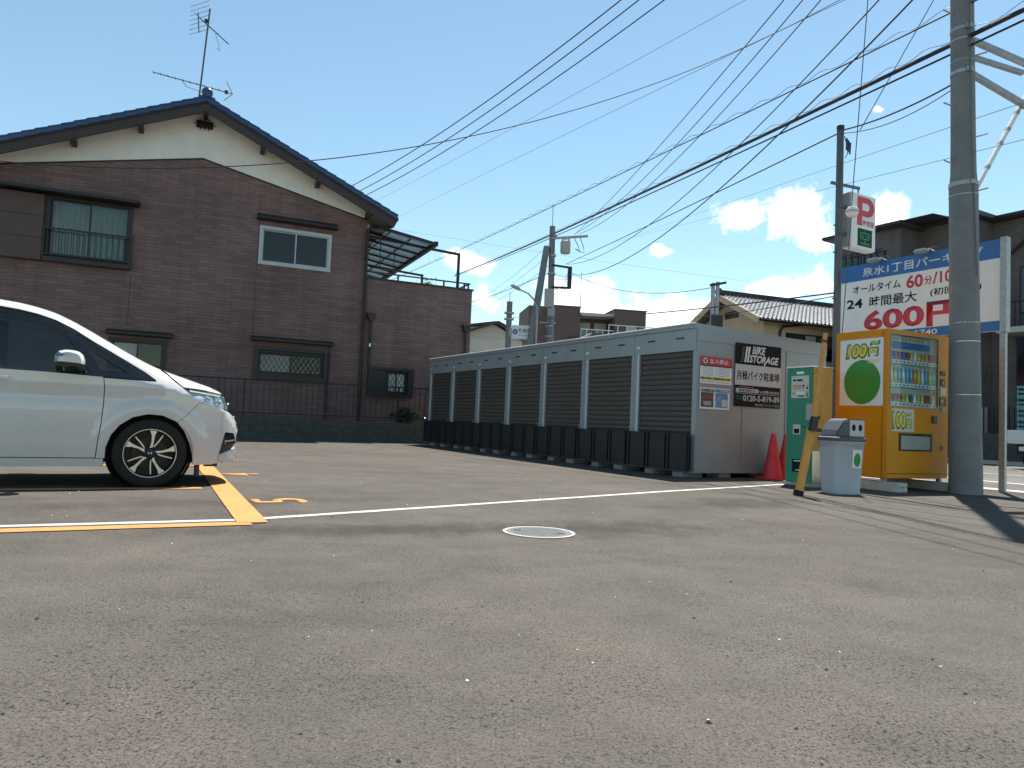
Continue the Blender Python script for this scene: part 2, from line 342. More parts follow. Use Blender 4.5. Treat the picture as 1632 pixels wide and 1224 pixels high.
def plate(name, mat, parent, x0, x1, z0, z1, y, t=.004, side='F', bevel=0):
    mb = MB()
    if side == 'F': mb.box(x0, x1, y - t, y, z0, z1)
    else: mb.box(y - t, y, -x1, -x0, z0, z1)
    return mb.build(name, mat, parent, bevel=bevel)
def disc(name, mat, parent, cx, cz, rx, rz_, y, t=.003, side='F', k=40):
    poly = [(cx + rx * math.cos(2 * math.pi * i / k), cz + rz_ * math.sin(2 * math.pi * i / k)) for i in range(k)]
    mb = MB()
    if side == 'F': mb.prism(poly, y - t, y)
    else: mb.prism([(-a, b) for a, b in poly], y - t, y, plane='YZ')
    return mb.build(name, mat, parent)

# ------------------------------------------------------------------ palette
asphalt_mat('asphalt'); asphalt_mat('road_asphalt', (.13, .125, .115), near=False)
M('earth', (.16, .13, .10), .95, var=.25, scale=3, bump=.6, bscale=30)
worn_paint('white_line', (.44, .435, .41), .385); worn_paint('orange_line', (.50, .215, .052), .345)
M('concrete', (.36, .35, .33), .85, var=.2, scale=9, bump=.35, bscale=90, dirt=.35)
M('concrete_shade', (.22, .215, .205), .9, var=.2, scale=9, bump=.3, dirt=.4)  # darker copy of concrete, shade under the storage units put into its colour
M('concrete_pale', (.50, .49, .46), .85, var=.15, scale=9, bump=.3, bscale=90, dirt=.2)
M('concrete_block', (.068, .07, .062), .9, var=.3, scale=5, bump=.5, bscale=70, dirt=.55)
M('pole_concrete', (.185, .195, .20), .8, var=.14, scale=4, bump=.25, bscale=120, dirt=.18)
brick_mat('brown_siding', (.205, .130, .119), (.150, .095, .090), (.112, .074, .071), .42, .085, .006)
brick_mat('grey_siding', (.150, .132, .128), (.122, .108, .105), (.075, .068, .067), .24, .075, .008)
M('cream_wall', (.76, .74, .68), .85, var=.06, scale=2, bump=.25, bscale=140, dirt=.12)
M('beige_wall', (.52, .41, .27), .85, var=.08, scale=2, bump=.2, dirt=.1)
M('pale_wall', (.62, .58, .50), .85, var=.06, scale=2, bump=.2, dirt=.1)
M('roof_blue', (.012, .045, .13), .28, var=.25, scale=7, coat=.3)
M('roof_grey', (.22, .22, .225), .35, var=.25, scale=6)
M('dark_tile', (.05, .045, .045), .55, var=.2)
M('dark_wood', (.038, .026, .026), .6, var=.25, scale=8, stretch=(1, 1, 6))
M('bronze', (.020, .018, .020), .4, metal=.3, var=.15)
M('shutter_wood', (.085, .05, .046), .6, var=.15, scale=3)
M('black_metal', (.012, .012, .013), .45, metal=.3, var=.15)
M('aluminium', (.62, .63, .64), .35, metal=.75, var=.06)
M('white_alu', (.42, .44, .45), .4, metal=.1, var=.05)
M('galvanised', (.34, .35, .355), .45, metal=.6, var=.18, scale=14)
M('stainless', (.55, .54, .53), .28, metal=.95, var=.1)
M('storage_grey', (.29, .33, .36), .38, metal=.25, var=.05, scale=3, dirt=.10)
M('storage_pale', (.60, .63, .66), .4, metal=.2, var=.05)
M('shutter_dark', (.078, .071, .067), .45, metal=.2, var=.12, scale=4)
M('ramp_dark', (.017, .019, .027), .5, metal=.2, var=.25, scale=5)
M('green_paint', (.012, .205, .125), .4, var=.07)
M('orange_paint', (.64, .245, .005), .45, var=.06, scale=3, dirt=.05, spec=.3)
M('barrier_orange', (.64, .30, .06), .5, var=.12, dirt=.25)
M('red_cone', (.62, .035, .05), .5, var=.12, dirt=.1)
M('sign_white', (.74, .75, .74), .4, var=.04, dirt=.05)
M('sign_blue', (.02, .13, .38), .4, var=.05)
M('sign_red', (.56, .035, .06), .45, var=.06)
M('sign_black', (.010, .011, .014), .6, var=.1, spec=.15)
M('sign_yellow', (.68, .47, .03), .45, var=.06)
M('sign_grey', (.50, .52, .55), .45, var=.05)
M('poster_green', (.03, .24, .03), .4, var=.06)
M('poster_yellow', (.80, .62, .08), .4, var=.05)
M('poster_dark', (.10, .07, .06), .5, var=.5, scale=18)
M('poster_blue', (.14, .24, .42), .5, var=.5, scale=16)
M('panel_grey', (.33, .33, .33), .45, var=.08)
M('panel_cream', (.55, .55, .48), .45, var=.05)
M('bin_grey', (.40, .43, .47), .55, var=.06, dirt=.08)
M('bin_dark', (.085, .09, .105), .5, var=.1)
M('bin_light', (.50, .50, .50), .5, var=.06)
M('black_plastic', (.014, .014, .015), .4, var=.1)
M('rubber', (.008, .008, .008), .85, var=.2, scale=20)
M('van_white', (.54, .53, .52), .28, var=.015, coat=1.0)
M('van_black', (.008, .008, .009), .12, var=.05, coat=.5)
M('interior_dark', (.022, .022, .023), .8, var=.2)
M('seat_grey', (.06, .058, .055), .9, var=.2)
M('rim_alloy', (.62, .58, .54), .30, metal=.85, var=.08)
M('rim_dark', (.014, .014, .014), .4, metal=.4, var=.1)
M('chrome', (.75, .76, .78), .08, metal=1., var=.03)
M('indicator_blue', (.05, .09, .22), .2, var=.1)
M('curtain', (.46, .49, .45), .9, var=.22, scale=5, stretch=(4, 1, .2))
M('frosted', (.30, .33, .31), .35, var=.1); M('frosted_pale', (.52, .57, .54), .3, var=.1); M('pole_dark', (.10, .105, .11), .5, metal=.3, var=.15, dirt=.1)  # frosted_pale has the sky's reflection put into its base colour
M('wire_black', (.012, .012, .014), .5, var=.1)
M('wire_grey', (.10, .10, .105), .5, var=.1)
M('led_green', (.006, .05, .022), .35, var=.5, scale=30)
M('led_lit', (.02, .30, .10), .4, var=.2, emit=(.03, .35, .12, .18))
M('crate_teal', (.07, .27, .30), .5, var=.12)
M('truck_white', (.60, .61, .61), .35, var=.04, coat=.5)
M('apt_brown', (.098, .072, .066), .8, var=.12, scale=1.5)
M('apt_pale', (.42, .40, .37), .8, var=.08)
M('leaf_dark', (.025, .045, .018), .6, var=.4, scale=9)
M('leaf_yellow', (.22, .22, .05), .6, var=.4, scale=9)
M('bark', (.07, .05, .035), .9, var=.3)
M('pebble', (.62, .60, .56), .8, var=.2)
M('crack', (.022, .020, .018), .95, var=.3, scale=20)
M('iron', (.115, .118, .108), .7, metal=.2, var=.25, scale=25, bump=.5, bscale=70)
glass_mat('glass_clear', (.72, .78, .76)); glass_mat('glass_dark', (.30, .36, .34)); glass_mat('van_glass', (.38, .46, .42), spec=1.3)
glass_mat('lamp_glass', (.80, .86, .86), spec=1.5); glass_mat('canopy_sheet', (.38, .44, .45), rough=.25)
glass_mat('glass_display', (.86, .93, .95), spec=.55); glass_mat('liner_film', (.90, .92, .94), rough=.25)

# lot frame: e runs across the storage end wall, d along its shutters
AE = 29.5
E_ = Vector((math.cos(R(AE)), math.sin(R(AE)), 0)); D_ = Vector((-E_.y, E_.x, 0))
def lot(a, b, z=0.): return E_ * a + D_ * b + Vector((0, 0, z))

# ================================================================== GROUND
def sheet(name, pts, z, mat, parent=None):
    mb = MB(); n = len(pts); mb.v = [(p[0], p[1], z) for p in pts]; mb.f = [tuple(range(n))]
    return mb.build(name, mat, parent)
def lot_rect(name, a0, a1, b0, b1, z, mat, parent=None):
    return sheet(name, [lot(a0, b0), lot(a1, b0), lot(a1, b1), lot(a0, b1)], z, mat, parent)
struct(sheet('ground', [(-700, -700), (700, -700), (700, 700), (-700, 700)], -.06, 'earth'))
LOT = struct(lot_rect('parking_lot', -45, 11.66, -30, 60, 0, 'asphalt'))
ROAD = struct(lot_rect('road', 12.12, 25.4, -120, 120, -.012, 'road_asphalt'))
g = MB()
for i in range(60):
    b0 = -20 + i * .6
    g_ = MB().box(11.665, 12.115, b0 + .004, b0 + .596, -.055, .012)
    g_.v = [tuple(lot(x, y, z)) for x, y, z in g_.v]
    o = g_.build('gutter_stone', 'concrete', LOT, bevel=.006)
struct(lot_rect('pavement', 25.6, 34, -60, 60, .10, 'concrete'))
kb = MB().box(25.4, 25.6, -60, 60, -.06, .105); kb.v = [tuple(lot(*p)) for p in kb.v]; struct(kb.build('kerb', 'concrete_pale'))
for a0, a1 in ((14.3, 14.55), (17.85, 17.97), (23.6, 23.75)):
    lot_rect('road_marking', a0, a1, -60, 60, -.008, 'white_line', ROAD)

def strip(name, pts, w, z, mat, parent, jag=0.):
    """painted strip along a polyline, width w, edges a little uneven"""
    P = [Vector((p[0], p[1], 0)) for p in pts]; fine = []
    for i in range(len(P) - 1):
        k = max(1, int((P[i + 1] - P[i]).length / .12))
        for j in range(k): fine.append(P[i].lerp(P[i + 1], j / k))
    fine.append(P[-1]); mb = MB()
    for i, p in enumerate(fine):
        d = (fine[min(i + 1, len(fine) - 1)] - fine[max(i - 1, 0)]).normalized(); n = Vector((-d.y, d.x, 0))
        wa = w / 2 + random.uniform(-jag, jag); wb = w / 2 + random.uniform(-jag, jag)
        mb.v += [tuple(p + n * wa + Vector((0, 0, z))), tuple(p - n * wb + Vector((0, 0, z)))]
    for i in range(len(fine) - 1): mb.f.append((2 * i, 2 * i + 1, 2 * i + 3, 2 * i + 2))
    return mb.build(name, mat, parent)
strip('white_boundary_line', [(-7.0, 2.04), (-2.935, 4.235), (-1.83, 4.83), (-1.62, 5.01), (.217, 6.787), (1.73, 8.267), (3.98, 10.33)], .085, .0028, 'white_line', LOT, .004)
strip('orange_stall_line', [(-7.0, 1.76), (-2.835, 4.075), (-1.66, 4.72)], .135, .0055, 'orange_line', LOT, .002)
strip('orange_stall_line', [(-1.652, 4.732), (-3.91, 9.29), (-4.6, 10.7)], .19, .0080, 'orange_line', LOT, .002)
strip('orange_stall_line', [(-7.26, 4.17), (-4.15, 5.905), (-2.81, 6.655)], .13, .0055, 'orange_line', LOT, .002)
strip('orange_stall_line', [(-7.8, 7.0), (-3.98, 9.2)], .13, .0055, 'orange_line', LOT, .002)
def ground_digit(ch, c, w, h):
    o = text('stall_number', ch, 'orange_line', LOT, -w / 2, w / 2, -h / 2, h / 2, 0, bold=.012, thick=.002)
    o.matrix_world = Matrix(((D_.x, 0, -E_.x, c[0]), (D_.y, 0, -E_.y, c[1]), (0, -1, 0, .003), (0, 0, 0, 1)))
ground_digit('5', (-1.875, 5.965), .31, .43); ground_digit('4', (-3.05, 8.21), .31, .43)
def crack(pts, w):
    P = []
    for i in range(len(pts) - 1):
        a, b = Vector((*pts[i], 0)), Vector((*pts[i + 1], 0)); k = int((b - a).length / .07) + 1
        for j in range(k):
            q = a.lerp(b, j / k); P.append((q.x + random.gauss(0, .008), q.y + random.gauss(0, .008)))
    strip('crack', P, w, .004, 'crack', LOT, w * .45)
crack([(3.40, 8.46), (3.44, 7.9), (3.50, 7.3)], .022); crack([(3.50, 7.3), (3.62, 6.5), (3.70, 5.75)], .007)
crack([(3.62, 8.36), (4.3, 7.5), (4.85, 6.85)], .006); crack([(-4.1, 5.2), (-3.0, 5.75), (-2.4, 6.1)], .007)
mb = MB()
for i in range(60):                                   # loose pale grit lying on the asphalt
    y = 1.3 + 9 * random.random() ** 1.7; x = random.uniform(-.85, .85) * y
    if Vector((x, y, 0)).dot(E_) > 10: continue
    r = random.uniform(.0022, .0055); n0 = len(mb.v); ph = random.random() * 6
    for (zz, rr) in ((.0005, 1.), (r * .7, .9), (r * 1.1, .4)):
        for j in range(6):
            t = ph + j * math.pi / 3; mb.v.append((x + rr * r * math.cos(t) * random.uniform(.7, 1.5), y + rr * r * math.sin(t) * random.uniform(.7, 1.2), zz))
    for q in range(2):
        for j in range(6): mb.f.append((n0 + q * 6 + j, n0 + q * 6 + (j + 1) % 6, n0 + q * 6 + 6 + (j + 1) % 6, n0 + q * 6 + 6 + j))
    mb.f.append(tuple(n0 + 12 + j for j in range(6)))
o = mb.build('grit', 'pebble', kind='stuff'); tag(o, 'loose pale grit scattered over the asphalt', 'grit')

mb = MB()
for i in range(60):                                    # dark crumbs of asphalt and leaf litter
    y = 1.4 + 8 * random.random() ** 1.5; x = random.uniform(-.8, .8) * y; r = random.uniform(.003, .009); a = random.random() * 3
    if Vector((x, y, 0)).dot(E_) > 9.5: continue
    n0 = len(mb.v)
    for j in range(5):
        t = a + j * 1.2566; mb.v.append((x + r * math.cos(t) * random.uniform(.6, 1.3), y + r * math.sin(t) * random.uniform(.5, 1.1), .0008))
    mb.v.append((x, y, r * .8))
    for j in range(5): mb.f.append((n0 + j, n0 + (j + 1) % 5, n0 + 5))
o = mb.build('crumbs', 'crack', kind='stuff'); tag(o, 'small dark asphalt crumbs scattered over the lot', 'crumbs')
mh = thing('manhole_cover', 'round grey manhole cover with white painted rim in asphalt', 'manhole cover', (.222, 4.862, 0), 12)
MB().lathe([(.222, .003), (.222, .0055), (.243, .0055), (.243, .003)], 56, caps=False).build('painted_rim', 'white_line', mh)
MB().lathe([(.001, .0050), (.219, .0050), (.221, .0035)], 56, caps=False).build('lid', 'iron', mh)
for x, y in ((-.13, .07), (.12, -.075)):
    MB().box(x - .025, x + .025, y - .012, y + .012, .0052, .0072).build('key_hole', 'black_plastic', mh)
mb = MB()
for i in range(-6, 7):
    for j in range(-6, 7):
        x, y = i * .028 + (j % 2) * .014, j * .028
        if x * x + y * y < .033 and min(math.hypot(x + .13, y - .07), math.hypot(x - .12, y + .075)) > .035: mb.box(x - .009, x + .009, y - .004, y + .004, .0048, .0066)
mb.build('tread_pattern', 'iron', mh, kind='stuff')

# ================================================================== STORAGE ROW
SO = Vector((2.77, 10.80, 0)); UW = 1.457; SD = 2.98
ord_ = ['nearest', 'second', 'third', 'fourth', 'fifth', 'sixth', 'farthest']
unit_parts = {}
for i in range(7):
    lab = {0: 'grey storage unit at the near end with signs on its end wall', 6: 'grey storage unit at the far end beside the fence'}.get(
        i, ord_[i] + ' grey roller shutter storage unit counting from the signed end wall')
    u = thing('storage_unit', lab, 'storage unit', SO + D_ * (i * UW), AE, 'motorbike storage units in a row')
    if i == 0:
        # side walls, back, floor: a real shell
        def keep(o): unit_parts.setdefault(o.name.split('.')[0], []).append(o); return o
        ZB, ZT = .075, 2.30
        keep(MB().box(.02, SD, .003, .022, ZB, ZT - .02).build('side_wall', 'storage_grey', u))
        keep(MB().box(.02, SD, UW - .022, UW - .003, ZB, ZT - .02).build('side_wall', 'storage_grey', u))
        keep(MB().box(SD - .02, SD + .002, .024, UW - .024, ZB, ZT - .02).build('back_wall', 'storage_grey', u))
        keep(MB().box(.03, SD - .03, .024, UW - .024, ZB, ZB + .05).build('floor', 'storage_grey', u))
        keep(MB().prism([(-.035, 2.262), (-.035, 2.335), (SD + .03, 2.285), (SD + .03, 2.262)], .002, UW - .002).build('roof', 'storage_grey', u))
        keep(MB().tube([(-.043, .001, 2.332), (-.043, UW - .001, 2.332)], .015, 10).build('roof_trim', 'storage_pale', u, smooth=True))
        keep(MB().box(-.014, .04, .003, UW - .003, 1.925, 2.258).build('header_panel', 'storage_grey', u))
        for yy in (.36, 1.03): keep(MB().box(-.019, -.0145, yy - .09, yy + .09, 2.115, 2.14).build('vent_slot', 'black_plastic', u))
        keep(MB().box(-.004, .05, .003, .075, ZB, 1.923).build('post', 'storage_grey', u))
        keep(MB().box(-.004, .05, UW - .145, UW - .003, ZB, 1.923).build('post', 'storage_grey', u))
        keep(MB().box(-.03, -.0045, UW - .145, UW - .108, .62, 1.93).build('guide_rail', 'storage_pale', u))
        keep(MB().box(-.0165, -.0145, 1.31, 1.40, 2.03, 2.06).build('number_plate', 'sign_white', u))
        sh = keep(MB().box(.035, .045, .08, UW - .15, ZB + .05, 1.92).build('shutter', 'shutter_dark', u))
        ns = 21; z0, z1 = .16, 1.915; hgt = (z1 - z0) / ns
        sm = MB().prism([(.034, 0), (.018, .006), (.008, hgt * .45), (.014, hgt * .86), (.03, hgt * .93), (.034, hgt * .93)], .082, UW - .152)
        s0 = sm.build('slat', 'shutter_dark', sh); s0.location = (0, 0, z0)
        sl_ = [s0]
        for k in range(1, ns): sl_.append(link_copy(s0, 'slat', sh, (0, 0, z0 + k * hgt)))
        # folded ramp boards standing in front of the shutter
        w = (UW - .05) / 3; rp = []
        for k in range(3):
            ya = .02 + k * (w + .01)
            r_ = MB().box(-.105, -.075, ya, ya + w - .006, .095, .655).build('ramp_board', 'ramp_dark', u, bevel=.004); rp.append(r_)
            for q in (0.02, w - .05): MB().box(-.128, -.1055, ya + q, ya + q + .035, .10, .65).build('rib', 'ramp_dark', r_)
        MB().tube([(-.118, UW - .06, .66), (-.118, UW - .075, .70), (-.118, UW - .03, .73)], .007, 6).build('handle', 'galvanised', u)
        for (a, b) in ((.12, .36), (.80, 1.0)): MB().box(-.10, .30, a, b, .0, .073).build('foot_block', 'concrete_shade', u, bevel=.005)
        # end-wall trim: top flashing, bottom rail, corner angle
        MB().box(-.002, SD, -.010, .002, 2.075, 2.258).build('end_header', 'storage_grey', u)
        MB().box(.0, SD, -.012, .002, ZB, .125).build('end_rail', 'storage_grey', u)
        MB().box(-.006, .045, -.014, .0015, .126, 2.073).build('corner_angle', 'storage_grey', u)
        for xx in (.99, 1.98): MB().box(xx - .004, xx + .004, -.0075, .002, .127, 2.074).build('seam_strip', 'storage_grey', u)
        for (a, b) in ((.55, .80), (1.5, 1.8)): MB().box(a, b, .02, .3, .0, .073).build('foot_block', 'concrete_shade', u, bevel=.005)
        proto_unit = u
        proto_children = [o for o in C.objects if o.parent is u and o.name.split('.')[0] not in ('end_header', 'end_rail', 'corner_angle', 'seam_strip')][:]
        proto_children = [o for o in proto_children if not (o.name.split('.')[0] == 'foot_block' and max(v.co.x for v in o.data.vertices) > .4)]
    else:
        for o in proto_children: copy_tree(o, u)

def storage_sign(name, label, cat, x0, z0): 
    o = thing(name, label, cat, SO + E_ * x0 - D_ * .016 + Vector((0, 0, z0)), AE); return o
# --- bike storage board
s = storage_sign('bike_storage_sign', 'black and grey storage company board with large white lettering', 'sign', .795, 1.118)
plate('upper_panel', 'sign_black', s, 0, 1.03, .665, .998, 0, .006); plate('middle_panel', 'sign_grey', s, 0, 1.03, .337, .663, 0, .006); plate('lower_panel', 'sign_black', s, 0, 1.03, 0, .335, 0, .006)
text('lettering', 'BIKE', 'sign_white', s, .36, .67, .84, .965, -.0065, bold=.035, shear=.25)
text('lettering', 'STORAGE', 'sign_white', s, .30, .98, .70, .825, -.0065, bold=.035, shear=.25)
for k in range(2):
    MB().prism([(.19 + k * .055, .70), (.225 + k * .055, .70), (.27 + k * .055, .95), (.235 + k * .055, .95)], -.008, -.0065).build('tyre_stripe', 'sign_white', s)
for k in range(9):
    q = k * .0285; x = .10 + q * .18
    MB().prism([(x, .70 + q), (x + .035, .705 + q), (x + .085, .72 + q), (x + .05, .712 + q)], -.008, -.0065).build('tread_mark', 'sign_white', s)
MB().prism([(.63, .70), (.675, .70), (.65, .645)], -.008, -.0065).build('letter_tail', 'sign_white', s)
text('lettering', '月極バイク駐車場', 'sign_black', s, .03, 1.0, .42, .565, -.0065, bold=.014)
plate('name_strip', 'sign_grey', s, .02, .52, .225, .285, -.0065, .0015)
text('lettering', 'バイクストレージ', 'sign_grey', s, .1, .42, .295, .325, -.0065)
text('lettering', '新座市泉水 P2', 'sign_black', s, .09, .45, .232, .278, -.0082, bold=.01)
text('lettering', 'へのお問い合わせは', 'sign_white', s, .53, 1.0, .222, .275, -.0065, bold=.006)
plate('rule', 'sign_grey', s, .02, 1.0, .205, .211, -.0065, .0015)
text('lettering', '0120-5-819-89', 'sign_grey', s, .18, 1.01, .085, .185, -.0065, bold=.03)
for xx in (.055, .115):
    mb = MB(); poly = [(xx + .028 * math.cos(t * math.pi / 8), .138 + .028 * math.sin(t * math.pi / 8)) for t in range(16)]
    mb.tube([(a, -.008, b) for a, b in poly + poly[:1]], .005, 5).build('telephone_mark', 'green_paint', s)
text('lettering', '株式会社 クリエイト東京', 'sign_grey', s, .45, 1.0, .02, .06, -.0065, bold=.006)
# --- red warning board
s = storage_sign('warning_sign', 'red white and yellow no entry notice on storage end wall', 'sign', .055, 1.43)
plate('board', 'sign_white', s, 0, .665, 0, .415, 0, .005); plate('red_band', 'sign_red', s, 0, .665, .285, .415, -.0055, .001); plate('yellow_band', 'sign_yellow', s, .01, .655, .06, .105, -.0055, .001)
text('lettering', '立入禁止', 'sign_white', s, .19, .59, .315, .385, -.0068, bold=.014)
disc('no_entry_symbol', 'sign_white', s, .10, .35, .042, .042, -.0066); disc('symbol_centre', 'sign_black', s, .10, .35, .018, .03, -.0098, .001)
text('lettering', '警告 不法侵入・無断駐車は固くお断り', 'sign_black', s, .025, .64, .066, .099, -.0068, bold=.012)
for c_ in range(2):
    for r_ in range(6):
        w = random.uniform(.17, .25); plate('text_line', 'panel_grey', s, .05 + c_ * .33, .05 + c_ * .33 + w, .255 - r_ * .026, .263 - r_ * .026, -.0055, .001)
plate('divider', 'sign_black', s, .335, .338, .115, .275, -.0055, .001)
plate('dark_band', 'sign_black', s, 0, .665, .268, .284, -.0055, .0008)
plate('text_line', 'sign_red', s, .03, .3, .03, .038, -.0055, .001); plate('text_line', 'panel_grey', s, .33, .62, .025, .033, -.0055, .001)
# --- photo poster
s = storage_sign('photo_poster', 'white poster with two bike photographs below the red notice', 'poster', .06, 1.045)
plate('backing', 'sign_white', s, 0, .625, 0, .325, 0, .004)
plate('photograph', 'poster_dark', s, .025, .285, .03, .255, -.0045, .001); plate('photograph', 'poster_blue', s, .325, .585, .03, .255, -.0045, .001)
plate('title_strip', 'sign_black', s, .025, .30, .262, .305, -.0045, .001); plate('title_strip', 'sign_blue', s, .32, .61, .262, .308, -.0045, .001)
text('lettering', '防犯カメラ作動中', 'sign_white', s, .04, .28, .27, .298, -.0056); text('lettering', 'バイク専用駐車場', 'sign_white', s, .34, .59, .27, .298, -.0056)
plate('photo_detail', 'panel_cream', s, .46, .57, .05, .15, -.0056, .001); plate('photo_detail', 'sign_red', s, .04, .27, .17, .185, -.0056, .001)
plate('photo_detail', 'panel_grey', s, .08, .24, .06, .12, -.0056, .001)

# ================================================================== BROWN HOUSE
HA = 24.0
HE = Vector((math.cos(R(HA)), math.sin(R(HA)), 0)); HN = Vector((-HE.y, HE.x, 0)); HO = Vector((-3, 19.98, 0))
def hp(s_, y, z=0.): return HO + HE * s_ + HN * y + Vector((0, 0, z))
house = thing('brown_house', 'two storey house with brown brick tile siding and blue tiled gable roof', 'house', HO, HA)
FY = .8
def wall_holes(x0, x1, z0, z1, holes, y, t):
    mb = MB(); xs = sorted({x0, x1, *[h[0] for h in holes], *[h[1] for h in holes]}); zs = sorted({z0, z1, *[h[2] for h in holes], *[h[3] for h in holes]})
    for a, b in zip(xs, xs[1:]):
        for c, d in zip(zs, zs[1:]):
            m = ((a + b) / 2, (c + d) / 2)
            if any(h[0] < m[0] < h[1] and h[2] < m[1] < h[3] for h in holes): continue
            mb.quad((a, y, c), (b, y, c), (b, y, d), (a, y, d)); mb.quad((a, y + t, c), (a, y + t, d), (b, y + t, d), (b, y + t, c))
    for (a, b, c, d) in holes:
        mb.quad((a, y, c), (a, y + t, c), (b, y + t, c), (b, y, c)); mb.quad((a, y, d), (b, y, d), (b, y + t, d), (a, y + t, d))
        mb.quad((a, y, c), (a, y, d), (a, y + t, d), (a, y + t, c)); mb.quad((b, y, c), (b, y + t, c), (b, y + t, d), (b, y, d))
    return mb
HOLES = [(-8.80, -7.02, 4.24, 5.70), (-3.94, -2.09, 4.69, 5.68), (-3.86, -2.08, 1.69, 2.35), (-7.3, -6.06, 1.66, 2.37)]
wl = wall_holes(-9.88, -1.06, 0, 6.29, HOLES, FY, .16)
n0 = len(wl.v); wl.v += [(-9.88, FY, 6.29), (-1.06, FY, 6.29), (-5.47, FY, 7.25)]; wl.f.append((n0, n0 + 1, n0 + 2))
wl.build('front_wall', 'brown_siding', house)
MB().box(-9.88, -9.72, FY + .161, 9.6, 0, 6.4).build('side_wall', 'brown_siding', house)
MB().box(-1.22, -1.06, FY + .161, 9.6, 0, 6.4).build('side_wall', 'brown_siding', house)
MB().box(-9.7, -1.24, 9.44, 9.6, 0, 6.4).build('back_wall', 'brown_siding', house)
MB().prism([(-9.885, 6.294), (-5.47, 7.254), (-1.055, 6.294), (-1.055, 6.56), (-5.47, 8.48), (-9.885, 6.56)], FY - .012, FY + .15).build('gable', 'cream_wall', house)
tr = MB(); tr.beam((-9.88, FY - .016, 6.285), (-5.47, FY - .016, 7.243), .03, .02, (0, 1, 0)); tr.beam((-5.47, FY - .016, 7.243), (-1.06, FY - .016, 6.285), .03, .02, (0, 1, 0))
tr.build('gable_trim', 'bronze', house)
MB().box(-9.7, -1.24, 1.2, 9.4, 2.9, 3.0).build('upper_floor', 'dark_wood', house); MB().box(-9.7, -1.24, 1.2, 9.4, .1, .2).build('ground_floor', 'dark_wood', house)
for sx, za, zb_ in ((-3.99, 2.72, 6.5), (-6.95, 2.7, 4.0)): MB().box(sx - .006, sx + .006, FY - .004, FY - .0005, za, zb_).build('panel_joint', 'bronze', house)
# gable vent with cross bars
vt = MB().box(-5.68, -5.28, FY - .05, FY - .013, 8.04, 8.23).build('gable_vent', 'black_metal', house)
for xx in (-5.58, -5.48, -5.38): MB().box(xx - .012, xx + .012, FY - .065, FY - .0505, 7.985, 8.285).build('vent_bar', 'black_metal', vt)
MB().box(-5.75, -5.21, FY - .078, FY - .066, 8.125, 8.145).build('vent_bar', 'black_metal', vt)
# roof: two slabs, tile courses, verge tiles, ridge
RX, RZ, EL, ER = -5.47, 8.60, -10.55, -.42
slope = .448
roof = MB().prism([(EL, RZ - (RX - EL) * slope), (RX, RZ), (ER, RZ - (ER - RX) * slope), (ER, RZ - (ER - RX) * slope - .07), (RX, RZ - .07), (EL, RZ - (RX - EL) * slope - .07)], .24, 10.2).build('roof', 'cream_wall', house)
for sg in (-1, 1):
    ln = abs((EL if sg < 0 else ER) - RX); ang = math.atan(slope); sl_len = ln / math.cos(ang); nC = 20; st = sl_len / nC
    d = Vector((sg * math.cos(ang), 0, -math.sin(ang))); up = Vector((sg * math.sin(ang), 0, math.cos(ang)))
    bb = MB(); a = Vector((RX, .215, RZ - .165)); b = a + d * (sl_len + .02); bb.beam(a - d * .0, b, .05, .31, up); bb.build('bargeboard', 'dark_wood', house)
    bb = MB(); a = Vector((RX, .185, RZ - .06)); b = a + d * (sl_len + .03); bb.beam(a, b, .03, .09, up); bb.build('barge_fascia', 'dark_wood', house)
    proto = None
    for k in range(nC):
        p = Vector((RX, 0, RZ)) + d * (k * st)
        mtx = Matrix.Translation(p + up * .012) @ Matrix(((d.x, 0, up.x, 0), (0, 1, 0, 0), (d.z, 0, up.z, 0), (0, 0, 0, 1))) @ Matrix.Rotation(R(-4.0), 4, 'Y')
        if proto is None:
            # course with rounded pan shape repeated along the depth, front verge tile is separate
            cm = MB(); nT = 34; w = (10.2 - .5) / nT
            prof = [(0, .012), (.25, .0), (.5, .012), (.7, .045), (.85, .045), (1, .012)]
            for t in range(nT):
                for q in range(5):
                    y0 = .5 + (t + prof[q][0]) * w; y1 = .5 + (t + prof[q + 1][0]) * w; h0, h1 = prof[q][1], prof[q + 1][1]
                    cm.quad((0, y0, h0), (st * 1.12, y0, h0), (st * 1.12, y1, h1), (0, y1, h1)); cm.quad((st * 1.12, y0, h0), (st * 1.12, y0, h0 - .03), (st * 1.12, y1, h1 - .03), (st * 1.12, y1, h1))
            proto = cm.build('tile_course', 'roof_blue', roof); proto.matrix_local = mtx
            vm = MB().box(0, st * 1.14, .13, .50, .004, .05)
            vm.box(0, st * 1.14, .13, .155, -.09, .0035)
            v0 = vm.build('verge_tile', 'roof_blue', roof, bevel=.012); v0.matrix_local = mtx
        else:
            c_ = link_copy(proto, 'tile_course', roof); c_.matrix_local = mtx
            v_ = link_copy(v0, 'verge_tile', roof); v_.matrix_local = mtx @ Matrix.Translation((0, random.uniform(-.012, .008), 0))
rd = MB().tube([(RX, .16, RZ + .13), (RX, 10.2, RZ + .13)], .105, 14).build('ridge', 'roof_blue', roof, smooth=True)
for k in range(14): MB().lathe([(.108, 0), (.118, .01), (.118, .05), (.108, .06)], 14, 'Y', (RX, .3 + k * .72, RZ + .13), caps=False).build('ridge_collar', 'roof_blue', rd, smooth=True)
MB().lathe([(.02, -.05), (.10, -.045), (.135, -.01), (.135, .05), (.11, .06)], 18, 'Y', (RX, .13, RZ + .14)).build('ridge_end_tile', 'roof_blue', rd, smooth=True)
MB().box(RX - .2, RX + .2, .16, 10.2, RZ - .03, RZ + .07).build('ridge_base', 'roof_blue', rd, bevel=.02)
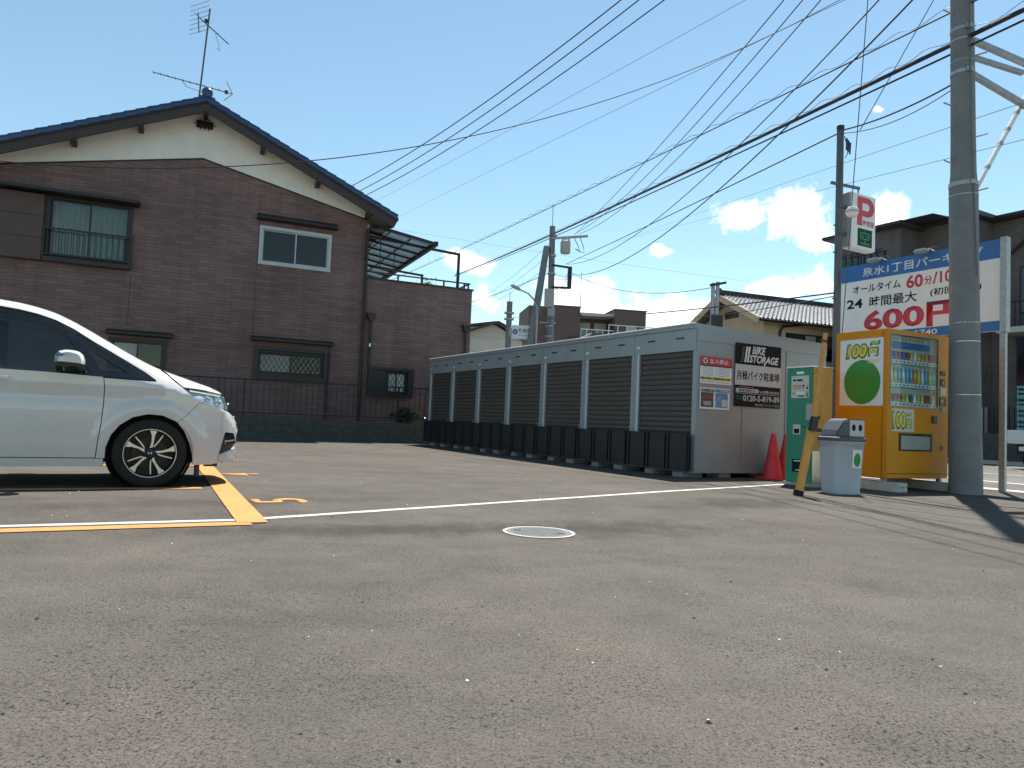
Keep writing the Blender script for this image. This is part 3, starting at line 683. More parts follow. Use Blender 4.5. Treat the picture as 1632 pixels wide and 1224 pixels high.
for sx in (-8.35, -6.93, -5.47, -4.03, -2.55, -1.12):
    zt = RZ - abs(sx - RX) * slope - .075
    MB().box(sx - .055, sx + .055, .16, FY - .014, zt - .26, zt - .12).build('purlin_end', 'dark_wood', house)
# gutter and downpipes
MB().tube([(ER + .03, .22, 6.27), (ER + .03, 10.1, 6.27)], .055, 10).build('gutter', 'bronze', house, smooth=True)
MB().tube([(ER + .02, .42, 6.24), (ER - .05, .45, 6.10), (ER - .35, .62, 6.06), (-1.02, .70, 6.06), (-1.075, .725, 5.98), (-1.075, .725, .1)], .042, 10).build('downpipe', 'bronze', house, smooth=True)
for zz in (5.2, 3.9, 2.6, 1.3): MB().box(-1.13, -1.02, .68, .798, zz, zz + .03).build('pipe_clip', 'bronze', house)
MB().box(-1.085, -1.03, FY - .03, FY - .013, 5.85, 6.15).build('corner_plate', 'white_alu', house)
for (sx, zt, zb_) in ((-.86, 3.62, 2.1), (2.02, 3.55, .4)):
    dp = MB().tube([(sx, .74, zt - .22), (sx - .0, .74, zt - .4), (sx, .74, zb_)], .036, 10).build('downpipe', 'bronze', house, smooth=True)
    MB().prism([(sx - .12, zt), (sx + .12, zt), (sx + .11, zt - .09), (sx + .04, zt - .23), (sx - .04, zt - .23), (sx - .11, zt - .09)], .64, .798).build('rain_hopper', 'bronze', dp)
    MB().box(sx - .025, sx + .025, .70, .704, zt - .95, zt - .86).build('clip', 'aluminium', dp)

def window(rect, frame_mat, split=True, curtain=True, lattice=None, glass='glass_clear', back='interior_dark', fw=.055, label=None):
    x0, x1, z0, z1 = rect; yo = FY - .03
    f = MB()
    f.box(x0 - .03, x1 + .03, yo, FY + .10, z1 - fw, z1 + .03).box(x0 - .03, x1 + .03, yo, FY + .10, z0 - .03, z0 + fw)
    f.box(x0 - .03, x0 + fw, yo + .001, FY + .10, z0 + fw, z1 - fw).box(x1 - fw, x1 + .03, yo + .001, FY + .10, z0 + fw, z1 - fw)
    w = MB(); w.v, w.f = f.v[:], f.f[:]
    wo = w.build('window', frame_mat, house)
    xm = (x0 + x1) / 2
    for k, (a, b) in enumerate(((x0 + fw, xm + .02), (xm - .02, x1 - fw))):
        yy = FY + .045 - k * .035
        s_ = MB(); t = .035
        s_.box(a, b, yy - .012, yy + .012, z0 + fw, z0 + fw + t).box(a, b, yy - .012, yy + .012, z1 - fw - t, z1 - fw)
        s_.box(a, a + t, yy - .011, yy + .011, z0 + fw + t, z1 - fw - t).box(b - t, b, yy - .011, yy + .011, z0 + fw + t, z1 - fw - t)
        s_.build('sash', frame_mat, wo)
        MB().box(a + t, b - t, yy - .003, yy + .003, z0 + fw + t, z1 - fw - t).build('pane', glass if isinstance(glass, str) else glass[k], wo)
    if curtain:
        cu = MB(); n = 90; ph = random.random() * 6
        for i in range(n):
            xa, xb = x0 + (x1 - x0) * i / n, x0 + (x1 - x0) * (i + 1) / n
            fy = lambda x: FY + .22 + .025 * math.sin(x * 42 + ph) + .012 * math.sin(x * 97)
            cu.quad((xa, fy(xa), z0), (xb, fy(xb), z0), (xb, fy(xb), z1), (xa, fy(xa), z1))
        cu.build('curtain', 'curtain' if curtain is True else curtain, wo, smooth=True)
    else:
        MB().box(x0 - .2, x1 + .2, FY + .9, FY + .95, z0 - .3, z1 + .3).build('room_wall', back, wo)
    return wo
def awning(x0, x1, z, dep, h=.11, name='awning'):
    MB().prism([(FY - .002, z - h), (FY - .002, z + .05), (FY - dep, z - .03), (FY - dep, z - h + .01)], x0, x1, plane='YZ').build(name, 'bronze', house, bevel=.01)
w1 = window(HOLES[0], 'bronze', curtain=True)
awning(-10.0, -6.85, 5.83, .42, .12)
MB().box(-9.76, -8.86, FY - .14, FY - .002, 4.10, 5.68).build('shutter_case', 'shutter_wood', house, bevel=.01)
for zz in (4.62, 5.15): MB().box(-9.75, -8.87, FY - .146, FY - .1405, zz, zz + .015).build('case_seam', 'bronze', house)
MB().box(-8.84, -6.96, FY - .16, FY - .031, 4.10, 4.20).build('window_ledge', 'bronze', w1)
MB().box(-8.84, -6.96, FY - .15, FY - .12, 4.88, 4.92).build('safety_rail', 'bronze', w1); MB().box(-8.84, -6.96, FY - .15, FY - .12, 4.26, 4.29).build('safety_rail', 'bronze', w1)
for k in range(15):
    x = -8.76 + k * .125; MB().box(x - .008, x + .008, FY - .143, FY - .127, 4.20, 4.88).build('rail_bar', 'bronze', w1)
for x in (-8.83, -6.98): MB().box(x - .02, x + .02, FY - .155, FY - .031, 4.2, 4.95).build('rail_post', 'bronze', w1)
w2 = window(HOLES[1], 'white_alu', curtain='frosted', glass='glass_dark'); 
MB().tube([(-4.06, FY - .09, 5.92), (-1.93, FY - .09, 5.92)], .085, 12).build('awning', 'bronze', house, smooth=True)
MB().box(-4.06, -1.93, FY - .10, FY - .002, 5.86, 5.97).build('awning_back', 'bronze', house)
w3 = window(HOLES[2], 'bronze', curtain='frosted', glass=('frosted', 'glass_dark'), fw=.075)
awning(-4.02, -1.87, 2.68, .26, .09)
def lattice(x0, x1, z0, z1, par, y=FY - .09):
    n = 0; step = .13
    for sg in (-1, 1):
        k = -30
        while k < 60:
            # line x = x0 + k*step + sg*(z-z0)*.62
            c = x0 + k * step; pts = []
            za, zb_ = z0, z1; xa, xb = c, c + sg * (z1 - z0) * .62
            t0, t1 = 0., 1.; dx = xb - xa
            lo, hi = (x0 - xa) / dx, (x1 - xa) / dx
            if lo > hi: lo, hi = hi, lo
            t0, t1 = max(t0, lo), min(t1, hi)
            if t1 - t0 > .08:
                yy = y + (.008 if sg > 0 else 0)
                MB().beam((xa + dx * t0, yy, z0 + (z1 - z0) * t0), (xa + dx * t1, yy, z0 + (z1 - z0) * t1), .014, .006, (0, 1, 0)).build('lattice_bar', 'bronze', par)
            k += 1
lattice(-3.80, -2.12, 1.72, 2.33, w3)
for (a, b, c, d) in ((-3.92, -2.02, 2.36, 2.44), (-3.92, -2.02, 1.58, 1.66), (-3.92, -3.83, 1.66, 2.36), (-2.11, -2.02, 1.66, 2.36)):
    MB().box(a, b, FY - .12, FY - .032, c, d).build('lattice_frame', 'bronze', w3)
MB().tube([(-1.95, FY - .05, 2.62), (-1.97, FY - .05, .5)], .018, 8).build('cable_conduit', 'bronze', house)
w0 = window(HOLES[3], 'bronze', curtain='interior_dark', glass=('frosted', 'glass_dark')); awning(-7.4, -5.9, 2.56, .26, .09)
# balcony block
BH = [(-.30, .28, 1.38, 2.01)]
wall_holes(-1.055, 2.20, 0, 4.62, BH, FY + .02, .16).build('balcony_wall', 'brown_siding', house)
MB().box(2.04, 2.20, FY + .181, 7.5, 0, 4.62).build('balcony_wall', 'brown_siding', house); MB().box(-1.05, 2.03, 7.34, 7.5, 0, 4.62).build('balcony_wall', 'brown_siding', house)
MB().box(-1.05, 2.03, FY + .19, 7.3, 3.55, 3.7).build('balcony_floor', 'concrete', house)
MB().box(-1.06, 2.235, FY - .02, FY + .22, 4.621, 4.665).build('parapet_cap', 'bronze', house); MB().box(2.0, 2.236, FY + .221, 7.5, 4.621, 4.666).build('parapet_cap', 'bronze', house)
FY += .02
w4 = window(BH[0], 'bronze', split=False, curtain='frosted', glass='frosted_pale', fw=.03)
lattice(-.28, .26, 1.39, 2.0, w4)
for (a, b, c, d) in ((-.86, .46, 2.03, 2.10), (-.86, .46, 1.27, 1.34), (-.86, -.79, 1.34, 2.03), (.30, .46, 1.34, 2.03)):
    MB().box(a, b, FY - .13, FY - .031, c, d).build('lattice_frame', 'bronze', w4)
MB().box(-.79, -.33, FY - .09, FY - .031, 1.341, 2.029).build('shutter_case', 'bronze', w4)
FY -= .02
# balcony handrail
rl = MB().beam((-1.0, FY + .06, 4.83), (2.14, FY + .06, 4.83), .05, .035).build('balcony_rail', 'bronze', house)
for x in (-.1, 1.3, 1.95, 2.08): MB().box(x - .022, x + .022, FY + .04, FY + .08, 4.666, 4.812).build('rail_post', 'bronze', rl)
MB().beam((2.11, FY + .09, 4.83), (2.11, 7.4, 4.83), .05, .035).build('balcony_rail', 'bronze', house)
# balcony canopy
def cz(x): return 6.17 - (x + 1.0) * .145
cn = MB().quad((-1.0, .7, cz(-1.0)), (.92, .7, cz(.92)), (.92, 7.2, cz(.92)), (-1.0, 7.2, cz(-1.0))).quad((-1.0, .7, cz(-1.0) + .006), (-1.0, 7.2, cz(-1.0) + .006), (.92, 7.2, cz(.92) + .006), (.92, .7, cz(.92) + .006)).build('balcony_canopy', 'canopy_sheet', house)
for k in range(9):
    y = .7 + k * .8125; MB().beam((-1.0, y, cz(-1.0) - .03), (.95, y, cz(.95) - .03), .05, .055 if k else .09).build('canopy_rafter', 'bronze', cn)
for x in (-.4, .25): MB().beam((x, .72, cz(x) - .02), (x, 7.2, cz(x) - .02), .035, .03).build('canopy_purlin', 'bronze', cn)
MB().beam((.95, .66, cz(.95) - .02), (.95, 7.25, cz(.95) - .02), .11, .13).build('canopy_beam', 'bronze', cn)
for (y, xa, xb, zt) in ((1.25, -1.0, 1.90, 5.78), (5.1, -1.0, 1.90, 5.78)):
    MB().beam((xa, y, cz(-1.0) - .22), (.4, y, 5.86), .06, .07).build('canopy_strut', 'bronze', cn)
    MB().beam((.4, y, 5.86), (xb, y, zt), .055, .07).build('canopy_arm', 'bronze', cn)
    MB().beam((xb - .03, y, 4.4), (xb - .03, y, zt + .04), .075, .075).build('canopy_post', 'bronze', cn)
for x in (-.35, .1): MB().beam((x, 2.2, cz(x) - .05), (x, 2.2, 5.25), .02).build('laundry_hanger', 'bronze', cn)
MB().beam((-.65, 2.2, 5.24), (.35, 2.2, 5.24), .03).build('laundry_pole', 'bronze', cn)

# antenna on the ridge
an = thing('tv_antenna', 'thin rooftop TV antenna mast with two yagi arrays', 'antenna', hp(-5.68, 1.15, 8.70), HA + 0)
MB().tube([(0, 0, 0), (.14, 0, 2.75)], .022, 8).build('mast', 'pole_dark', an)
def yagi(zc, a0, a1, tilt, els, az):
    b = Vector((.14 * zc / 2.75, 0, zc)); d = Vector((math.cos(az), math.sin(az), 0))
    p0 = b + d * a0 + Vector((0, 0, -tilt * a0)); p1 = b + d * a1 + Vector((0, 0, -tilt * a1))
    bm_ = MB().tube([p0, p1], .014, 6).build('boom', 'pole_dark', an)
    nrm = Vector((-d.y, d.x, 0))
    for (t, l, vert) in els:
        c = p0.lerp(p1, t); ax = Vector((0, 0, 1)) if vert else nrm
        MB().tube([c - ax * l / 2, c + ax * l / 2], .007, 5).build('element', 'pole_dark', bm_)
    return bm_, p0, p1
bm_, p0, p1 = yagi(.62, -1.15, .80, .10, [(t / 11, .16, False) for t in range(10)], R(-4))
MB().tube([p1, p1 + Vector((-.16, .15, .36))], .012, 6).build('reflector', 'pole_dark', an); MB().tube([p1, p1 + Vector((-.2, -.15, -.28))], .012, 6).build('reflector', 'pole_dark', an)
MB().box(p1.x - .2, p1.x - .12, p1.y - .04, p1.y + .04, p1.z - .03, p1.z + .05).build('feed_box', 'black_plastic', an)
MB().tube([p0.lerp(p1, .36) + Vector((0, 0, -.02)), Vector((-.3, 0, .5)), Vector((.07, 0, .44)), Vector((.25, 0, .43)), p0.lerp(p1, .74)], .009, 5).build('support_arm', 'pole_dark', an)
bm2, q0, q1 = yagi(2.28, -.28, .62, .85, [(t / 9, .5, False) for t in range(8)], R(-30))
MB().tube([q0 + Vector((-.02, 0, .12)), q0 + Vector((.03, 0, -.42))], .014, 6).build('reflector', 'pole_dark', an)
for k in range(7): MB().tube([(-.34, .3, 2.05 + k * .13), (.12, -.25, 2.05 + k * .13)], .006, 5).build('element', 'pole_dark', an)
MB().box(.02, .1, -.04, .04, 2.35, 2.43).build('feed_box', 'black_plastic', an)
MB().tube([(.31, 0, 2.1), (.40, 0, 1.85), (.44, 0, 1.65), (.36, 0, 1.72)], .006, 5).build('cable', 'wire_black', an)

# plants
def leaf_cloud(mb, c, rad, n, size, seed):
    rnd = random.Random(seed)
    for i in range(n):
        d = Vector((rnd.gauss(0, 1), rnd.gauss(0, 1), rnd.gauss(0, 1))).normalized() * (rnd.random() ** .5)
        lump = .75 + .35 * math.sin(d.x * 5 + seed) * math.cos(d.z * 6)
        p = Vector(c) + Vector((d.x * rad[0], d.y * rad[1], d.z * rad[2])) * lump
        a = Vector((rnd.gauss(0, 1), rnd.gauss(0, 1), rnd.gauss(0, .6))).normalized(); b = a.cross(Vector((rnd.gauss(0, 1), rnd.gauss(0, 1), rnd.gauss(0, 1)))).normalized()
        s_ = size * rnd.uniform(.6, 1.3); mb.quad(p - a * s_, p - b * s_ * .4, p + a * s_, p + b * s_ * .4)
bp_ = thing('balcony_plant', 'yellow green leafy plant rising above the balcony parapet', 'plant', hp(1.05, 2.2, 3.72), HA)
mb = MB(); leaf_cloud(mb, (0, 0, 1.0), (.62, .4, .30), 420, .05, 3); leaf_cloud(mb, (.2, 0, 1.2), (.35, .3, .35), 160, .04, 8); mb.build('foliage', 'leaf_yellow', bp_, kind='stuff')
for k in range(7): MB().tube([(0, 0, .1), (random.uniform(-.2, .2), random.uniform(-.2, .2), .6), (random.uniform(-.6, .6), random.uniform(-.3, .3), 1.25)], [.012, .009, .004], 5).build('stem', 'bark', bp_)
MB().lathe([(.14, -.01), (.20, .3), (.18, .3), (.16, .25)], 16).build('pot', 'dark_tile', bp_)
bs = thing('fence_shrub', 'dark shrub with pale tips at the right end of the fence', 'shrub', hp(.15, .35, .0), HA)
mb = MB(); leaf_cloud(mb, (0, 0, .75), (.48, .25, .36), 800, .05, 5); mb.build('foliage', 'leaf_dark', bs, kind='stuff')
mb = MB(); leaf_cloud(mb, (.35, -.12, .80), (.18, .12, .14), 60, .045, 9); mb.build('pale_foliage', 'leaf_yellow', bs, kind='stuff')
for k in range(5): MB().tube([(0, 0, 0), (random.uniform(-.15, .15), 0, .4), (random.uniform(-.35, .35), random.uniform(-.1, .1), .8)], [.016, .012, .005], 5).build('stem', 'bark', bs)

# block wall and railing fence
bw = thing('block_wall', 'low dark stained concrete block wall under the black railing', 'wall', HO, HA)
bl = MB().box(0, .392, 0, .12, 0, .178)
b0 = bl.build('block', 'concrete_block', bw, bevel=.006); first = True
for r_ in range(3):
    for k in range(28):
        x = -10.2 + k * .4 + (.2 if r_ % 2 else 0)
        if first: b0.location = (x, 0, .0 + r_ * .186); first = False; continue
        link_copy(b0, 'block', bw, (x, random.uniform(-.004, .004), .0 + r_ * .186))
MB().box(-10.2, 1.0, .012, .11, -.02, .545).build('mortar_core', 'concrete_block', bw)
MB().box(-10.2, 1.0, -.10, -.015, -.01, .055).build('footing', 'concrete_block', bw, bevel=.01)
fn = thing('railing_fence', 'black steel railing fence on the block wall before the house', 'fence', HO, HA)
def fz(x): return .0
for (za, h) in ((1.50, .035), (.645, .03)): MB().beam((-10.2, .06, za), (1.0, .06, za + .04), .03, h).build('rail', 'black_metal', fn)
x = -10.2; k = 0; pb = None
while x < 1.0:
    if k % 13 == 0: MB().box(x - .02, x + .02, .04, .08, .55, 1.56).build('post', 'black_metal', fn)
    else:
        if pb is None: pb = MB().box(-.0065, .0065, .053, .067, .66, 1.5).build('bar', 'black_metal', fn); pb.location = (x, 0, 0)
        else: link_copy(pb, 'bar', fn, (x, 0, .03 * (x + 10.2) / 11.2))
    x += .155; k += 1

# ================================================================== WHITE MINIVAN
VA = 30.0; VX = Vector((math.cos(R(VA)), math.sin(R(VA)), 0)); VN = Vector((-VX.y, VX.x, 0)); HALF = .79
van = thing('white_minivan', 'white minivan parked nose out in the orange marked stall', 'minivan', Vector((-3.239, 6.518, 0)) + VN * HALF, VA)
TOP = [(-3.70, .9), (-3.66, 1.25), (-3.6, 1.48), (-3.45, 1.60), (-3.0, 1.665), (-2.2, 1.685), (-1.6, 1.655), (-1.194, 1.605), (-1.067, 1.594), (-.936, 1.569), (-.801, 1.532), (-.662, 1.468), (-.519, 1.391), (-.373, 1.307),
       (-.223, 1.222), (-.07, 1.140), (.053, 1.088), (.163, 1.053), (.322, 1.003), (.485, .948), (.569, .908), (.602, .878), (.642, .79), (.690, .69), (.724, .63), (.738, .55)]
def interp(tab, x):
    if x <= tab[0][0]: return tab[0][1]
    for (a, b), (c, d) in zip(tab, tab[1:]):
        if x <= c: return b + (d - b) * (x - a) / (c - a)
    return tab[-1][1]
def Tz(x):                       # lightly smoothed top line
    return sum(interp(TOP, x + k * .02) for k in (-2, -1, 0, 1, 2)) / 5 if -3.5 < x < .45 else interp(TOP, x)
WID = [(-3.72, .50), (-3.66, .66), (-3.5, .75), (-3.2, .785), (-2.6, .79), (.0, .79), (.25, .775), (.42, .745), (.55, .69), (.64, .61), (.70, .52), (.738, .42)]
BELT = [(-3.7, 1.0), (-1.2, 1.0), (-.4, .975), (0., .93), (.25, .86), (.45, .80), (.6, .72), (.66, .62), (.74, .48)]
def vprof(t): return (1 - .15 * t ** 1.2) * max(1e-4, 1 - min(t, .9999) ** 9) ** (1 / 9)
def Wy(x, z):
    w = sum(interp(WID, x + k * .03) for k in (-2, -1, 0, 1, 2)) / 5; zb_ = sum(interp(BELT, x + k * .05) for k in (-1, 0, 1)) / 3
    if z <= zb_:
        y = w * (1 - .035 * max(0, (.60 - z) / .4) ** 2)
        if z > .35: y *= 1 - .012 * max(0, 1 - abs(z - .80) / .10) * (1 if x < .1 else 0)          # soft character crease
        r = math.hypot(x, z - .31)
        if .33 < r < .50 and x > -.5: y += .014 * math.sin((r - .33) / .17 * math.pi)               # flared arch lip
        r2 = math.hypot(x + 2.69, z - .31)
        if .33 < r2 < .50: y += .014 * math.sin((r2 - .33) / .17 * math.pi)
        return y
    return w * vprof(min(1, (z - zb_) / max(.02, Tz(x) - zb_)))
def panel(name, outer, mat, holes=(), off=0., depth=.02, step=.035, parent=None, both=True, label=None):
    parent = parent or van
    loops = [[Vector((x, z, 0)) for x, z in outer]] + [[Vector((x, z, 0)) for x, z in h] for h in holes]
    flat = [v for l in loops for v in l]; tris = tessellate_polygon(loops); res = []
    bm = bmesh.new(); vs = [bm.verts.new((v.x, 0, v.y)) for v in flat]
    for t in tris:
        try: bm.faces.new([vs[i] for i in t])
        except ValueError: pass
    xs = [v.x for v in flat]; zs = [v.y for v in flat]
    x = math.floor(min(xs) / step) * step
    while x < max(xs):
        bmesh.ops.bisect_plane(bm, geom=bm.verts[:] + bm.edges[:] + bm.faces[:], plane_co=(x, 0, 0), plane_no=(1, 0, 0), dist=1e-5); x += step
    z = math.floor(min(zs) / step) * step
    while z < max(zs):
        bmesh.ops.bisect_plane(bm, geom=bm.verts[:] + bm.edges[:] + bm.faces[:], plane_co=(0, 0, z), plane_no=(0, 0, 1), dist=1e-5); z += step
    bmesh.ops.remove_doubles(bm, verts=bm.verts, dist=2e-4)
    for sg in ((-1, 1) if both else (-1,)):
        b2 = bm.copy(); nor = []
        for v in b2.verts:
            x, z = v.co.x, v.co.z; e = .006; y = Wy(x, z)
            dx = (Wy(x + e, z) - Wy(x - e, z)) / (2 * e); dz = (Wy(x, z + e) - Wy(x, z - e)) / (2 * e)
            dz = max(-12, min(12, dz)); dx = max(-8, min(8, dx))
            n = Vector((-dx, 1, -dz)).normalized(); nor.append(Vector((n.x, n.y * sg, n.z)))
            v.co = Vector((x, sg * y, z)) + nor[-1] * off
        for f in b2.faces:
            f.normal_update(); c = nor[f.verts[0].index] if False else None
        b2.normal_update()
        for f in b2.faces:
            if f.normal.y * sg < 0: f.normal_flip()
            f.smooth = True
        b2.verts.index_update()
        bd = [e for e in b2.edges if e.is_boundary]
        nv = len(b2.verts)
        if depth:
            r = bmesh.ops.extrude_edge_only(b2, edges=bd)
            for g in r['geom']:
                if isinstance(g, bmesh.types.BMVert): g.co = Vector((g.co.x, g.co.y - sg * depth, g.co.z))
                elif isinstance(g, bmesh.types.BMFace): g.smooth = False
        me = bpy.data.meshes.new(name); b2.to_mesh(me); b2.free()
        cn_ = [tuple(n) for n in nor] + [(0, sg, 0)] * (len(me.vertices) - nv)
        loopn = []
        for p in me.polygons:
            for li in p.loop_indices:
                vi = me.loops[li].vertex_index
                loopn.append(cn_[vi] if p.use_smooth else tuple(p.normal))
        try: me.normals_split_custom_set(loopn)
        except Exception: pass
        me.materials.append(MATS[mat]); o = bpy.data.objects.new(name, me); C.objects.link(o); o.parent = parent; res.append(o)
        if label and sg < 0: o['label'] = label
    bm.free(); return res
def topline(xa, xb, n, f=.985):
    out = []
    for i in range(n + 1):
        x = xa + (xb - xa) * i / n; zb_ = sum(interp(BELT, x + k * .05) for k in (-1, 0, 1)) / 3; out.append((x, zb_ + (Tz(x) - zb_) * f))
    return out
ARCH = [(.362, .205), (.354, .282), (.326, .401), (.272, .519), (.189, .609), (.079, .656), (-.041, .662), (-.158, .63), (-.255, .56), (-.321, .469), (-.356, .354), (-.357, .262)]
DLO = [(.010, .975), (-.079, 1.041), (-.217, 1.122), (-.367, 1.209), (-.513, 1.293), (-.657, 1.384), (-.796, 1.45), (-.931, 1.49), (-1.062, 1.514), (-1.189, 1.527), (-1.6, 1.555), (-2.4, 1.565), (-3.2, 1.53), (-3.5, 1.46), (-3.56, 1.20), (-3.52, 1.0)]
DOORF = [(-.431, .265), (-.423, .401), (-.405, .563), (-.396, .758), (-.397, .888), (-.409, .974)]
# body: roof rail, A pillar and front wing in one pressing
body = topline(-3.62, .052, 70) + [(.062, 1.058), (.236, .917), (.333, .831), (.408, .787), (.379, .781), (.320, .707), (.246, .628), (.206, .598)] + ARCH[4:] + [(-.424, .262)] + [(x + .007, z) for x, z in DOORF[1:-1]] + [(-.402, .966), (.012, .958)] + DLO[:-1] + [(-3.60, 1.2)]
wing = panel('body_side', body, 'van_white')
fd = panel('front_door', [(-1.262, .265)] + DOORF + [(-.834, .991), (-1.262, .996)], 'van_white')
rdoor = panel('sliding_door', [(-2.36, .60), (-2.36, .996), (-1.27, .996), (-1.27, .265), (-2.28, .265), (-2.31, .40)], 'van_white')
panel('rear_quarter', [(-2.367, .60), (-2.367, .996), (-3.52, .995), (-3.56, 1.2), (-3.64, 1.15), (-3.70, .9), (-3.72, .5), (-3.70, .26), (-3.06, .22), (-3.05, .35), (-3.0, .48), (-2.92, .58), (-2.80, .64), (-2.69, .66), (-2.57, .64), (-2.46, .58), (-2.38, .48)], 'van_white')
fb = panel('front_bumper', [(.383, .779), (.323, .705), (.249, .626), (.209, .596)] + ARCH[3::-1] + [(.513, .206), (.728, .251), (.733, .33), (.721, .461), (.735, .55), (.724, .611), (.685, .671), (.640, .706), (.546, .746), (.416, .783)], 'van_white')
panel('bonnet_side', topline(.066, .596, 22, .985) + [(.556, .883), (.407, .911), (.243, .924)], 'van_white')
HL = [(.240, .919), (.407, .905), (.555, .877), (.606, .845), (.634, .79), (.632, .718), (.546, .753), (.414, .79), (.335, .835)]
panel('headlight_bowl', HL, 'aluminium', off=-.03, depth=0)
hl = panel('headlight', HL, 'lamp_glass', off=-.002, depth=0)
for sg, h in ((-1, hl[0]), (1, hl[1])):
    for (x, z, r) in ((.525, .81, .042), (.445, .832, .030)):
        y = sg * (Wy(x, z) - .035); MB().lathe([(.002, .0), (r * .6, -.012), (r, -.004), (r * 1.15, .02)], 20, 'Y', (x, y, z), caps=False).build('projector', 'chrome', h, smooth=True)
    MB().beam((.30, sg * (Wy(.30, .885) - .012), .893), (.56, sg * (Wy(.56, .86) - .012), .858), .008, .014).build('chrome_strip', 'chrome', h)
FOG = [(.614, .513), (.690, .503), (.708, .452), (.712, .417), (.676, .345), (.572, .301)]
fg = panel('fog_recess', FOG, 'van_black', off=.004, depth=.01)
for sg, h in ((-1, fg[0]), (1, fg[1])):
    MB().beam((.62, sg * (Wy(.62, .41) + .008), .405), (.715, sg * (Wy(.70, .41) + .004), .412), .012, .016).build('chrome_blade', 'chrome', h)
    MB().beam((.615, sg * (Wy(.62, .43) + .008), .425), (.70, sg * (Wy(.70, .43) + .004), .433), .010, .012).build('chrome_blade', 'aluminium', h)
    MB().lathe([(.0, -.004 * sg), (.014, -.004 * sg), (.018, .006 * sg)], 14, 'Y', (.645, sg * (Wy(.645, .37) + .006), .368), caps=False).build('fog_lamp', 'lamp_glass', h)
panel('bumper_lip', [(.572, .296), (.676, .340), (.706, .362), (.726, .255), (.568, .241)], 'van_white', off=.012, depth=.03)
panel('sill_skirt', [(-2.30, .180), (-.362, .188), (-.367, .257), (-2.30, .257)], 'van_white', off=-.004)
# grille and front face close the nose between the two sides
nose = MB(); zs = [.21, .26, .33, .40, .46, .52, .58, .64, .70, .76, .82, .87]
def nosex(z): return .728 if z < .34 else interp([(.34, .73), (.46, .719), (.55, .735), (.61, .724), (.67, .685), (.71, .638), (.79, .64), (.87, .605)], z)
ny = 12
for z in zs:
    for j in range(ny + 1):
        q = -1 + 2 * j / ny; x = nosex(z) - .004; nose.v.append((x + .035 * (1 - q * q), q * Wy(x, z) * .995, z))
for i in range(len(zs) - 1):
    for j in range(ny): a = i * (ny + 1) + j; nose.f.append((a, a + 1, a + ny + 2, a + ny + 1))
fc = nose.build('front_fascia', 'van_white', van, smooth=True)
for z in (.66, .72, .79): MB().beam((nosex(z) + .012, -.34, z), (nosex(z) + .012, .34, z), .03, .018).build('grille_bar', 'chrome', fc)
MB().box(.60, .735, -.40, .40, .29, .44).build('lower_grille', 'van_black', fc)
# top skins
def top_skin(name, xa, xb, n, mat, dz=0.):
    mb = MB(); qs = [-1, -.8, -.55, -.3, 0, .3, .55, .8, 1]
    for i in range(n + 1):
        x = xa + (xb - xa) * i / n; zb_ = sum(interp(BELT, x + k * .05) for k in (-1, 0, 1)) / 3; w = Wy(x, zb_ + (Tz(x) - zb_) * .985)
        for q in qs: mb.v.append((x, q * w, zb_ + (Tz(x) - zb_) * (.985 + .015 * (1 - abs(q) ** 2.2)) + dz))
    k = len(qs)
    for i in range(n):
        for j in range(k - 1): a = i * k + j; mb.f.append((a, a + 1, a + k + 1, a + k))
    return mb.build(name, mat, van, smooth=True)
top_skin('roof_panel', -3.62, -1.02, 40, 'van_white'); top_skin('windscreen', -1.02, -.02, 24, 'van_glass'); top_skin('bonnet', -.02, .600, 20, 'van_white')
rr = MB().quad((-3.62, -.62, 1.45), (-3.62, .62, 1.45), (-3.71, .70, .25), (-3.71, -.70, .25)).build('tailgate', 'van_white', van)
# glazing with gloss black surround
DG = [(-1.255, 1.003), (-.834, 1.000), (-.56, .992), (-.475, .994), (-.558, 1.072), (-.755, 1.430), (-.80, 1.440), (-.931, 1.480), (-1.062, 1.504), (-1.189, 1.517), (-1.255, 1.523)]
QG = [(-.650, 1.362), (-.483, 1.258), (-.306, 1.150), (-.210, 1.088), (-.207, 1.048), (-.225, 1.024), (-.410, 1.019), (-.432, 1.034), (-.535, 1.205)]
SG_ = [(-2.34, 1.005), (-1.33, 1.005), (-1.33, 1.528), (-1.6, 1.542), (-2.34, 1.552)]; RG = [(-3.46, 1.02), (-2.42, 1.005), (-2.42, 1.552), (-3.18, 1.515), (-3.43, 1.44)]
sur = [(x, z - (.006 if z > 1.0 else 0)) for x, z in DLO[::-1]] + [(-.42, .979), (-.834, .997), (-1.26, 1.0), (-2.3, 1.0)]
panel('window_surround', [(.006, .972)] + [(x, z - .004) for x, z in DLO[1:-1]] + [(-3.515, 1.004), (-2.4, 1.0), (-1.262, .9995), (-.834, .9955), (-.409, .979), (-.2, .9725)], 'van_black', holes=(DG, QG, SG_, RG), off=-.003, depth=.012)
for nm, poly in (('front_door_glass', DG), ('quarter_glass', QG), ('sliding_door_glass', SG_), ('rear_side_glass', RG)):
    panel(nm, poly, 'glass_clear' if nm == 'quarter_glass' else 'van_glass', off=-.009, depth=0)
